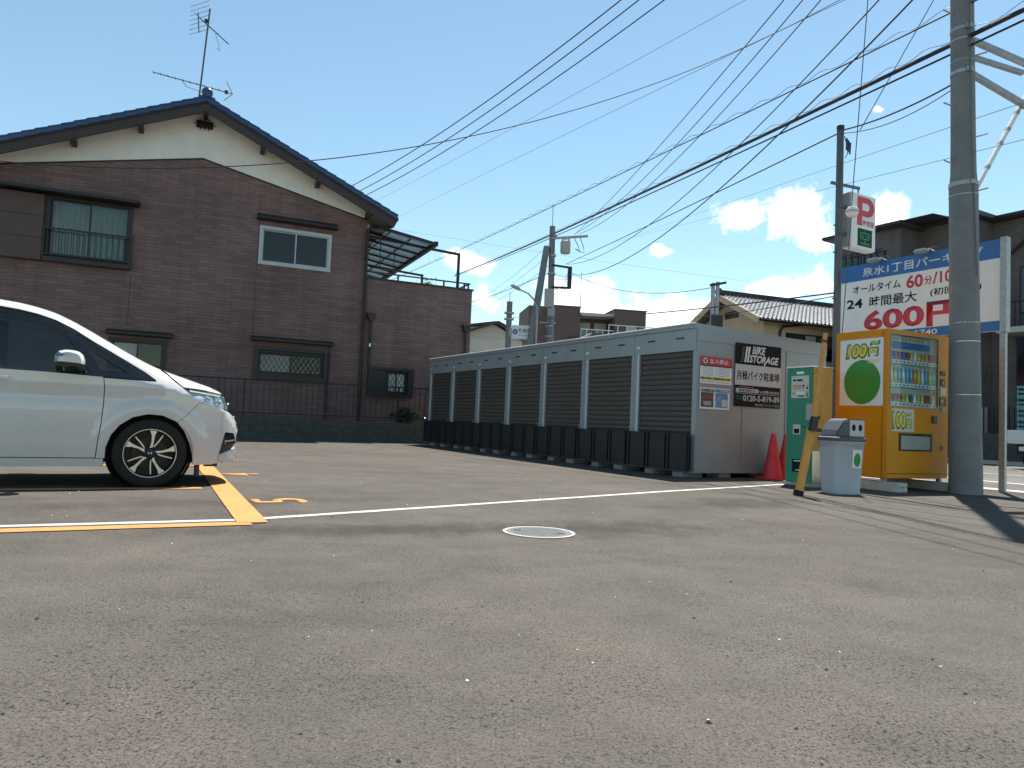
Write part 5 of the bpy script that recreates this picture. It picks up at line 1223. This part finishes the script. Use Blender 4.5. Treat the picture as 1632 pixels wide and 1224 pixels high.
# grey brick house across the road, stepped facade
gb = thing('grey_brick_house', 'dark grey brick three storey house across the road', 'house', (0, 0, 0), AE)
MB().box(26.0, 34, 16.35, 19.15, .1, 8.75).build('wall', 'grey_siding', gb); MB().box(27.2, 34, 14.3, 16.349, .1, 8.85).build('wall', 'grey_siding', gb); MB().box(28.4, 34, 4.0, 14.299, .1, 8.85).build('wall', 'grey_siding', gb)
for (a0, b0, b1, z) in ((25.65, 16.1, 19.5, 8.76), (26.85, 14.0, 16.095, 8.86), (28.05, 3.7, 13.995, 8.86)):
    r_ = MB().box(a0, 34.3, b0, b1, z, z + .16).build('roof_edge', 'dark_tile', gb); MB().box(a0 - .10, a0 - .002, b0, b1, z + .02, z + .12).build('gutter', 'bronze', r_)
MB().prism([(25.75, 8.921), (34.2, 8.921), (33, 9.0), (27, 9.0)], 15.0, 19.5).build('roof', 'dark_tile', gb)
MB().prism([(28.15, 9.021), (34.2, 9.021), (33, 9.1), (29.5, 9.1)], 3.7, 14.9).build('roof', 'dark_tile', gb)
def lwin(par, a, b0, b1, z0, z1, grid=0):
    w = MB().box(a - .04, a - .002, b0 - .06, b1 + .06, z0 - .06, z1 + .06).build('window', 'bronze', par)
    MB().box(a - .055, a - .0405, b0, (b0 + b1) / 2 - .03, z0, z1).build('pane', 'van_black', w); MB().box(a - .055, a - .0405, (b0 + b1) / 2 + .03, b1, z0, z1).build('pane', 'van_black', w)
    for k in range(grid): y = b0 + (k + .5) * (b1 - b0) / grid; MB().box(a - .30, a - .28, y - .012, y + .012, z0 - .3, z1 + .1).build('grille_bar', 'black_metal', w)
    if grid:
        for z in (z0 - .28, (z0 + z1) / 2, z1 + .06): MB().box(a - .279, a - .255, b0 - .1, b1 + .1, z, z + .03).build('grille_rail', 'black_metal', w)
    return w
lwin(gb, 26.0, 17.0, 18.9, 6.1, 7.9, 7); lwin(gb, 28.4, 12.3, 13.3, 5.4, 7.0); lwin(gb, 27.2, 14.6, 15.9, 2.9, 4.6); lwin(gb, 28.4, 11.0, 13.4, 2.2, 4.4); lwin(gb, 26.0, 16.9, 18.5, 2.2, 4.2)
MB().tube([(28.3, 12.2, 8.8), (28.3, 12.9, 8.2), (28.3, 13.6, 7.6), (28.32, 13.9, 7.5), (28.32, 13.9, .2)], .05, 8).build('downpipe', 'bronze', gb)
MB().tube([(25.93, 19.05, 8.7), (25.93, 19.05, .2)], .05, 8).build('downpipe', 'bronze', gb)
MB().box(27.3, 28.39, 9.0, 13.6, 4.55, 4.75).build('balcony_slab', 'apt_pale', gb); 
for k in range(28): MB().box(27.32, 27.35, 9.05 + k * .165, 9.08 + k * .165, 4.75, 5.6).build('balcony_bar', 'black_metal', gb)
MB().box(27.30, 27.37, 9.0, 13.6, 5.6, 5.65).build('balcony_rail', 'black_metal', gb)
MB().box(26.0, 26.12, 9.5, 16.2, .1, 1.0).build('garden_wall', 'concrete_block', gb)
for k in range(9): MB().box(26.3, 26.34, 12.2 + k * .16, 12.23 + k * .16, .1, 1.9).build('gate_bar', 'black_metal', gb)
MB().tube([(26.6, 13.9, .1), (26.6, 13.9, 1.9)], .35, 14).build('water_heater', 'panel_grey', gb)

# beige tile roofed house
BA = 20.0
bh = thing('beige_house', 'beige house with grey tiled gable roof behind the storage units', 'house', (9.4, 32.0, 0), BA)
RL, HS, DZ, RZ2 = 13.5, 2.75, 1.35, 6.75
MB().box(.35, RL - .4, -HS + .55, HS - .5, 0, 5.55).build('wall', 'beige_wall', bh)
MB().prism([(-HS + .55, 5.551), (HS - .5, 5.551), (0, 6.62)], .35, .5, plane='YZ').build('gable', 'beige_wall', bh)
for sg in (-1, 1):
    rf_ = MB().prism([(0, RZ2), (sg * HS, RZ2 - DZ), (sg * HS, RZ2 - DZ - .10), (0, RZ2 - .10)], -.35, RL, plane='YZ').build('roof', 'dark_tile', bh)
    MB().beam((-.37, 0, RZ2 - .10), (-.37, sg * HS, RZ2 - DZ - .10), .05, .26, (0, 0, 1)).build('bargeboard', 'beige_wall', rf_)
    if sg < 0:
        ang = math.atan(DZ / HS); sl_len = math.hypot(DZ, HS); nr = 12; st2 = sl_len / nr; d = Vector((0, -math.cos(ang), -math.sin(ang))); up_ = Vector((0, -math.sin(ang), math.cos(ang))); pr = None
        for k in range(nr):
            p = Vector((0, 0, RZ2)) + d * (k * st2) + up_ * .006
            mtx = Matrix(((1, d.x, up_.x, p.x), (0, d.y, up_.y, p.y), (0, d.z, up_.z, p.z), (0, 0, 0, 1))) @ Matrix.Rotation(R(3.2), 4, 'X')
            if pr is None:
                cm = MB(); nT = 64; w = (RL + .2) / nT; prof = [(0, .02), (.25, .0), (.5, .02), (.7, .06), (.85, .06), (1, .02)]
                for t in range(nT):
                    for q in range(5):
                        x0_, x1_ = -.3 + (t + prof[q][0]) * w, -.3 + (t + prof[q + 1][0]) * w; h0, h1 = prof[q][1], prof[q + 1][1]
                        cm.quad((x0_, 0, h0), (x1_, 0, h1), (x1_, st2 * 1.1, h1 + .01), (x0_, st2 * 1.1, h0 + .01)); cm.quad((x0_, st2 * 1.1, h0 + .01), (x1_, st2 * 1.1, h1 + .01), (x1_, st2 * 1.1, h1 - .05), (x0_, st2 * 1.1, h0 - .05))
                pr = cm.build('tile_course', 'roof_grey', rf_); pr.matrix_local = mtx
            else: o = link_copy(pr, 'tile_course', rf_); o.matrix_local = mtx
MB().box(-.35, RL, -.16, .16, RZ2 - .02, RZ2 + .22).build('ridge', 'dark_tile', bh, bevel=.04); MB().lathe([(.05, -.06), (.2, -.05), (.22, .02), (.16, .05)], 14, 'X', (-.36, 0, RZ2 + .16)).build('ridge_end', 'dark_tile', bh, smooth=True)
for (x0, x1, z0, z1) in ((1.5, 4.0, 3.9, 4.98), (5.6, 8.0, 4.15, 4.85)):
    w = MB().box(x0, x1, -HS + .49, -HS + .548, z0, z1).build('window', 'bronze', bh)
    MB().box(x0 + .06, (x0 + x1) / 2 - .3, -HS + .475, -HS + .489, z0 + .06, z1 - .06).build('pane', 'van_black', w); MB().box((x0 + x1) / 2 - .24, (x0 + x1) / 2 + .3, -HS + .475, -HS + .489, z0 + .06, z1 - .06).build('pane', 'frosted', w); MB().box((x0 + x1) / 2 + .36, x1 - .06, -HS + .475, -HS + .489, z0 + .06, z1 - .06).build('pane', 'van_black', w)
MB().tube([(2.3, -HS + .02, 5.35), (1.2, -HS + .35, 5.2), (1.15, -HS + .48, 5.0), (1.15, -HS + .48, .2)], .05, 8).build('downpipe', 'bronze', bh)
MB().tube([(-.3, -HS - .06, RZ2 - DZ - .08), (RL, -HS - .06, RZ2 - DZ - .08)], .06, 8).build('gutter', 'bronze', bh)
MB().box(.3, .345, -.5, .4, 5.75, 6.05).build('gable_vent', 'bronze', bh)
MB().prism([(4.6, 5.1), (9.5, 5.1), (9.5, 5.2), (4.6, 5.3)], -HS - .35, -HS + .5).build('lower_eave', 'beige_wall', bh)

# brown apartment block in the distance
ap = thing('apartment_block', 'distant dark brown apartment block with white balconies', 'apartment block', (5.35, 84, 0), 9)
MB().box(-.86, 2.4, 0, 9, 0, 14.45).build('wing', 'apt_brown', ap); MB().box(6.45, 10.3, -.6, 8, 0, 14.35).build('wing', 'apt_brown', ap); MB().box(2.42, 6.43, 2.2, 9, 0, 14.2).build('middle_wall', 'apt_brown', ap)
MB().box(-3.6, -.9, 1, 8, 0, 14.5).build('stair_tower', 'apt_brown', ap)
for z in (13.5, 10.6, 7.7):
    MB().box(2.43, 6.44, -.4, 2.19, z - .0, z + .35).build('balcony_slab', 'apt_pale', ap)
    if z < 13:
        MB().box(2.44, 6.44, -.38, -.33, z + 1.25, z + 1.32).build('balcony_rail', 'aluminium', ap)
        for k in range(7): MB().box(2.46 + k * .65, 2.5 + k * .65, -.38, -.34, z + .35, z + 1.25).build('balcony_post', 'aluminium', ap)
        for x in (2.7, 4.7):
            w = MB().box(x, x + 1.5, 2.12, 2.19, z + .5, z + 2.4).build('window', 'apt_pale', ap); MB().box(x + .08, x + 1.42, 2.08, 2.118, z + .58, z + 2.32).build('pane', 'frosted', w)
for z in (11.4, 8.4): w = MB().box(8.0, 8.9, -.68, -.605, z, z + 1.2).build('window', 'apt_pale', ap); MB().box(8.08, 8.82, -.72, -.682, z + .08, z + 1.12).build('pane', 'frosted', w)
for k in range(5): MB().box(10.4, 11.3, .2 + k * 1.4, .25 + k * 1.4, 10.2, 12.4).build('side_balcony_post', 'aluminium', ap)
MB().box(10.31, 11.35, .1, 6, 10.1, 10.2).build('side_balcony', 'apt_pale', ap); MB().box(11.3, 11.35, .1, 6, 11.2, 11.28).build('side_balcony_rail', 'aluminium', ap)
MB().tube([(3.1, 3, 14.1), (3.15, 3, 19.3)], [.06, .03], 6).build('roof_mast', 'galvanised', ap)
MB().box(-.95, 2.5, -.1, 9.1, 14.46, 14.58).build('parapet', 'apt_brown', ap); MB().box(6.35, 10.4, -.7, 8.1, 14.36, 14.48).build('parapet', 'apt_brown', ap)
# low roof clutter between storage and apartments
lr = thing('low_shed', 'low roofs with a brown chimney box beyond the storage roof', 'shed', (2.4, 46, 0), 10)
MB().box(0, 9, 0, 6, 0, 5.7).build('wall', 'apt_brown', lr); MB().prism([(-.4, 5.701), (9.4, 5.701), (7.5, 6.2), (2.0, 6.1)], -.5, 6.4).build('roof', 'dark_tile', lr)
MB().box(.9, 1.6, -.8, -.51, 5.4, 6.3).build('chimney', 'bark', lr); MB().box(2.4, 4.4, -.9, -.51, 5.4, 6.55).build('dormer', 'apt_brown', lr); MB().beam((1.7, -.7, 6.1), (2.4, -.7, 6.5), .5, .12).build('pale_eave', 'apt_pale', lr)
for k in range(7): MB().box(3.6 + k * .6, 3.64 + k * .6, -.7, -.66, 5.7, 7.15).build('rail_post', 'aluminium', lr)
MB().box(3.6, 7.3, -.71, -.65, 7.15, 7.2).build('handrail', 'aluminium', lr)

# cream house left of the far pole
ch = thing('cream_house', 'cream wall house with dark sloping roofs behind the far poles', 'house', (-2.9, 40, 0), 20)
MB().box(-3.5, 3.6, 0, 7, 0, 5.35).build('wall', 'pale_wall', ch); MB().prism([(-3.5, 5.351), (3.6, 5.351), (1.9, 6.15)], .05, 6.9).build('gable', 'pale_wall', ch)
MB().beam((-1.0, -.15, 5.15), (1.95, -.15, 6.28), .5, .13, (0, 0, 1)).build('eave', 'dark_tile', ch)
MB().beam((1.95, 3.2, 6.28), (4.1, 3.2, 5.35), 7.2, .16, (0, 0, 1)).build('roof', 'dark_tile', ch); MB().beam((-3.9, 3.4, 5.2), (1.95, 3.4, 6.30), 7.0, .14, (0, 0, 1)).build('roof', 'dark_tile', ch)
MB().prism([(-2.5, 5.6), (1.0, 5.6), (.2, 6.75), (-.6, 6.75)], 5, 7).build('rear_roof', 'dark_tile', ch)
w = MB().box(.4, 1.9, -.05, -.002, 4.0, 4.5).build('window', 'aluminium', ch); MB().box(.48, 1.82, -.08, -.052, 4.06, 4.44).build('pane', 'poster_blue', w)

# ================================================================== FAR POLES
fp = thing('far_utility_pole', 'distant concrete utility pole with transformer and equipment arms', 'utility pole', (1.72, 35.0, 0), 0)
MB().tube([(.12, 0, 0), (-.05, 0, 10.4)], [.20, .14], 14).build('shaft', 'pole_concrete', fp, smooth=True); MB().tube([(-.05, 0, 10.4), (-.06, 0, 11.5)], .02, 5).build('spike', 'galvanised', fp)
MB().lathe([(.22, 9.05), (.25, 9.12), (.25, 9.62), (.20, 9.68)], 16, c=(.62, -.1, 0)).build('transformer', 'apt_pale', fp, smooth=True)
for k in range(3): MB().lathe([(.05, 9.66), (.07, 9.74), (.03, 9.88)], 8, c=(.50 + k * .14, -.1, 0)).build('bushing', 'sign_white', fp)
MB().beam((-.2, -.15, 9.75), (1.7, -.15, 9.95), .10).build('crossarm', 'galvanised', fp); MB().beam((0, -.12, 8.45), (.95, -.12, 8.35), .09).build('equipment_arm', 'bronze', fp); MB().beam((0, -.12, 7.35), (.95, -.12, 7.35), .10).build('equipment_arm', 'bronze', fp)
MB().box(.78, .98, -.2, .0, 7.35, 8.4).build('equipment_bracket', 'bronze', fp); MB().box(-.32, .15, -.28, -.16, 6.35, 7.25).build('meter_box', 'apt_pale', fp); MB().box(-.12, .22, -.26, -.14, 5.9, 6.3).build('small_box', 'panel_grey', fp)
for k in range(6): MB().tube([(.02, -.1, 6.6 + k * .28), (.45 + .05 * k, -.12, 7.1 + k * .16), (.9, -.12, 7.5 + k * .15)], .014, 5).build('hanging_cable', 'wire_black', fp)
for (z) in (9.9, 8.9, 8.0, 5.4, 4.9): MB().lathe([(.17, z), (.19, z), (.19, z + .08), (.17, z + .08)], 14, c=(.0, 0, 0), caps=False).build('band', 'galvanised', fp)
MB().beam((-.5, -.1, 5.6), (.3, -.1, 5.6), .05).build('step_bracket', 'galvanised', fp)
for k in range(2): MB().tube([(1.0 + k * .3, -.15, 9.9), (1.25 + k * .25, -.15, 9.4), (1.35 + k * .2, -.15, 9.1), (1.1, -.15, 9.3)], .018, 5).build('jumper_cable', 'wire_black', fp)
sp = thing('strut_pole', 'leaning concrete strut pole propping the far utility pole', 'pole', (.25, 34.6, 0), 0)
MB().tube([(0, 0, 0), (1.17, .25, 9.35)], [.24, .15], 14).build('shaft', 'pole_concrete', sp, smooth=True)
sl2 = thing('street_lamp', 'curved arm street lamp reaching left from the strut pole', 'street lamp', (1.05, 34.7, 0), 0)
MB().tube([(.02, -.1, 3), (.0, -.1, 6.3), (-.15, -.1, 6.65), (-.45, -.1, 6.95), (-.85, -.1, 7.12)], [.06, .06, .045, .04, .04], 8).build('arm', 'galvanised', sl2, smooth=True)
MB().prism([(-.8, 7.06), (-.85, 7.2), (-1.15, 7.34), (-1.32, 7.33), (-1.30, 7.24), (-1.0, 7.10)], -.2, .0).build('lamp_head', 'apt_pale', sl2, bevel=.02)
cs = thing('city_sign_post', 'small square post with the city name sign', 'sign post', (-.28, 35.2, 0), 0)
MB().box(-.14, .14, -.14, .14, 0, 6.6).build('post', 'pole_concrete', cs); MB().tube([(0, 0, 6.6), (0, 0, 7.1)], .018, 5).build('spike', 'galvanised', cs)
for z in (6.0, 5.7): MB().box(-.24, .24, -.17, .17, z, z + .08).build('band', 'galvanised', cs)
MB().box(.16, 1.12, -.30, -.22, 4.75, 5.42).build('sign_panel', 'sign_white', cs); MB().box(.0, .16, -.28, -.24, 4.85, 5.3).build('bracket', 'panel_grey', cs)
mb = MB(); pts_ = [(.32 + .105 * math.cos(t * math.pi / 8), -.302, 5.09 + .105 * math.sin(t * math.pi / 8)) for t in range(17)]; mb.tube(pts_, .03, 6).build('city_emblem', 'sign_blue', cs)
for t in (90, 210, 330): MB().beam((.32, -.304, 5.09), (.32 + .1 * math.cos(R(t)), -.304, 5.09 + .1 * math.sin(R(t))), .04, .02, (0, 1, 0)).build('city_emblem', 'sign_blue', cs)
text('lettering', '新座市', 'sign_blue', cs, .50, 1.06, 5.06, 5.27, -.301, bold=.02); text('lettering', 'Niiza City', 'sign_blue', cs, .50, 1.04, 4.88, 4.98, -.301)
tp = thing('twin_steel_poles', 'twin steel poles with a crossarm before the beige house', 'pole', (6.08, 22.0, 0), 20)
MB().tube([(0, 0, 0), (0, 0, 5.25)], .06, 10).build('shaft', 'galvanised', tp, smooth=True); MB().tube([(.17, 0, 0), (.17, 0, 5.3)], .06, 10).build('shaft', 'galvanised', tp, smooth=True)
MB().beam((-.14, -.06, 5.16), (.42, -.06, 5.30), .07).build('crossarm', 'bronze', tp); MB().box(-.1, .28, -.16, -.07, 3.8, 4.25).build('switch_box', 'bronze', tp)

# white light truck with crates at the right edge
TA = AE + 90
tk = thing('light_truck', 'white light truck with flat bed parked across the road', 'truck', lot(22.4, 8.75), AE)
# local: y runs along the road, bed side faces -x
MB().box(0, 1.4, .1, 2.1, .70, .78).build('bed_floor', 'truck_white', tk); MB().box(-.02, .02, .1, 2.1, .78, 1.08).build('side_gate', 'truck_white', tk, bevel=.006); MB().box(1.38, 1.42, .1, 2.1, .78, 1.08).build('side_gate', 'truck_white', tk); MB().box(.02, 1.38, 2.06, 2.1, .78, 1.08).build('tail_gate', 'truck_white', tk)
MB().box(.0, 1.4, -1.15, .08, .5, 1.78).build('cab', 'truck_white', tk, bevel=.08); MB().box(.3, 1.1, -1.1, 2.0, .38, .69).build('chassis', 'black_metal', tk)
for x in (.06, 1.34):
    for y in (1.45, -.55): 
        w = MB().lathe([(.12, -.08), (.25, -.08), (.27, -.05), (.27, .05), (.25, .08), (.12, .08)], 26, 'X', (x, y, .27)).build('wheel', 'rubber', tk, smooth=True); MB().lathe([(.01, -.085), (.12, -.075), (.16, -.09)], 20, 'X', (x, y, .27), caps=False).build('rim', 'aluminium', w, smooth=True)
MB().box(-.012, .0, -1.0, -.1, 1.1, 1.6).build('side_glass', 'van_black', tk); MB().box(.0, .02, 1.15, 1.8, .5, .62).build('mudguard', 'truck_white', tk)
for k in range(5):
    cr = thing('crate', 'teal plastic crate on the truck bed, %s of its stack' % ('lowest', 'second from the bottom', 'middle', 'second from the top', 'topmost')[k], 'crate', lot(22.4, 8.75, .785 + k * .31) + E_ * .1 + D_ * 1.2, AE + k * .8, 'teal crates on the truck')
    for (x0, x1, y0, y1) in ((0, .5, 0, .02), (0, .5, .68, .70), (0, .02, .021, .679), (.48, .5, .021, .679)):
        for (z0, z1) in ((0.0, .05), (.13, .17), (.26, .305)): MB().box(x0, x1, y0, y1, z0, z1).build('side_band', 'crate_teal', cr)
    for x in (.0, .48):
        for y in (0.021, .22, .44, .66): MB().box(x + .001, x + .019, y, y + .019, .051, .259).build('corner_rib', 'crate_teal', cr)
    MB().box(.02, .48, .02, .68, .0, .015).build('bottom', 'crate_teal', cr)

# ================================================================== WIRES
def wire(label, name, A, B, sag, r, mat='wire_black', ext=(0., 0.), group='overhead wires', twist=False, n=40):
    A, B = Vector(A), Vector(B); pts = []
    for i in range(n + 1):
        t = -ext[0] + (1 + ext[0] + ext[1]) * i / n; p = A.lerp(B, t); p.z -= sag * 4 * t * (1 - t); pts.append(p)
    if twist:
        o = thing(name, label, 'cable', (0, 0, 0), 0, group); MB().tube(pts, r, 6).build('cable_core', mat, o)
        hp_ = []; m_ = n * 10
        for i in range(m_ + 1):
            t = i / m_ * n; k = min(int(t), n - 1); p = pts[k].lerp(pts[k + 1], t - k); hp_.append(p + Vector((0, 0, r + .05 + .035 * math.sin(i * .9))))
        MB().tube(hp_, .006, 4).build('messenger_wire', 'wire_grey', o)
        return o
    o = MB().tube(pts, r, 6).build(name, mat); tag(o, label, 'wire', group); return o
wire('topmost of three parallel wires slanting down behind the house roof', 'power_line', (2.26, 17.0, 11.09), (-7.08, 30.0, 10.43), .3, .016, ext=(.5, .25))
wire('middle of three parallel wires slanting down behind the house roof', 'power_line', (2.77, 17.5, 11.41), (-6.89, 31.0, 10.58), .3, .016, ext=(.5, .25))
wire('lowest of three parallel wires slanting down behind the house roof', 'power_line', (3.5, 18.0, 11.74), (-6.77, 32.0, 10.74), .3, .016, ext=(.5, .25))
wire('faint thin wire just below the three wires above the roof', 'overhead_wire', (4.67, 15.0, 9.99), (-6.83, 35.0, 11.45), .05, .005, 'wire_grey', (.4, .15))
wire('faint thin wire running from top right to the house eave', 'overhead_wire', (4.95, 11.0, 7.57), (-6.94, 40.0, 11.86), -.05, .005, 'wire_grey', (.3, .1))
wire('sagging service wire crossing in front of the brown house', 'service_wire', (5.85, 13.0, 8.86), (-7.63, 10.0, 4.11), 1.15, .0075, ext=(.25, .12), n=60)
wire('wrapped cable with spiral messenger running left above the heavy bundle', 'wrapped_cable', (6.2, 10.0, 6.92), (-7.69, 45.0, 9.38), .12, .011, ext=(.08, .1), twist=True)
wire('thickest black cable bundle crossing from the big pole to far left', 'cable_bundle', (6.2, 10.0, 6.44), (-3.53, 48.0, 10.64), .15, .033, ext=(.05, .1), twist=True)
wire('second heavy cable hugging the thick black bundle', 'cable_bundle', (6.2, 10.0, 6.30), (-3.53, 48.0, 10.55), .16, .015, ext=(.05, .1))
for lab, A, B, sg_ in (('left one of three steep wires to the far transformer', (4.4, 12, 8.17), (2.75, 35, 10.03), .23), ('middle one of three steep wires to the far transformer', (4.72, 12, 8.18), (2.87, 35, 10.13), .5), ('right one of three steep wires to the far transformer', (5.03, 12, 8.19), (3.0, 35, 10.08), .65)):
    wire(lab, 'power_line', A, B, sg_, .0105, ext=(.3, 0))
wire('steep wire ending at the upper equipment arm of the far pole', 'power_line', (5.03, 10, 6.99), (2.47, 35, 8.55), .95, .0105, ext=(.2, 0))
wire('lowest hanging steep wire to the lower arm of far pole', 'power_line', (4.93, 9, 6.35), (2.52, 35, 8.05), 1.08, .0125, ext=(.2, 0))
wire('black service cable from the P sign pole to far pole', 'service_cable', (5.84, 13, 6.30), (2.4, 35, 8.55), .03, .013)
wire('short black service cable between big pole and P sign pole', 'service_cable', (6.2, 10, 5.86), (5.92, 13, 6.36), .08, .013)
wire('short thin second cable between big pole and P sign pole', 'service_cable', (6.2, 10, 5.80), (5.92, 13, 6.30), .16, .007)
wire('upper of two faint wires passing behind the big pole', 'overhead_wire', (6.05, 8.5, 4.85), (6.16, 40, 11.24), -.05, .004, 'wire_grey', (.15, .2))
wire('lower of two faint wires passing behind the big pole', 'overhead_wire', (6.05, 8.5, 4.39), (6.46, 42, 11.8), 0, .004, 'wire_grey', (.15, .2))
wire('heavy low cable from the P sign pole past the beige roof', 'low_cable', (5.81, 13, 3.32), (-.09, 40, 6.52), .23, .016)
wire('lower cable passing in front of the beige house roof', 'low_cable', (5.81, 13, 3.26), (6.16, 26, 4.76), .07, .010)
wire('drooping cable from far pole to the twin steel poles', 'drop_cable', (6.0, 22, 5.1), (2.57, 35, 8.21), .53, .011)
wire('thin level wire high beyond the far pole', 'overhead_wire', (12.56, 45, 10.36), (-6.76, 40, 11.22), .07, .006, 'wire_grey', (.2, .2))
for lab, A, B, r_ in (('highest wire dropping left from the far pole', (1.55, 35, 9.54), (-2.71, 50, 9.14), .008), ('second highest wire dropping left from the far pole', (1.55, 35, 9.0), (-3.04, 50, 8.6), .008), ('third highest wire dropping left from the far pole', (1.55, 35, 8.44), (-3.03, 50, 8.33), .008), ('thick lowest cable running left from the far pole', (1.7, 35, 8.14), (-3.06, 50, 8.95), .018)):
    wire(lab, 'far_wire', A, B, .3 if r_ < .01 else .1, r_, ext=(0, .3))
wire('long guy wire through the round insulator in front of P sign', 'guy_wire', (5.95, 12.35, 7.4), (5.84, 12.46, 4.74), 0, .009, 'wire_grey', ext=(1.2, 0))
wire('second guy wire joining the first above the P sign', 'guy_wire', (6.62, 12.0, 7.6), (5.93, 12.38, 6.1), 0, .008, 'wire_grey', ext=(1.0, 0))
wire('lower guy wire running from the insulator down to the ground', 'guy_wire', (5.84, 12.46, 4.58), (5.70, 12.75, .02), 0, .009, 'wire_grey')
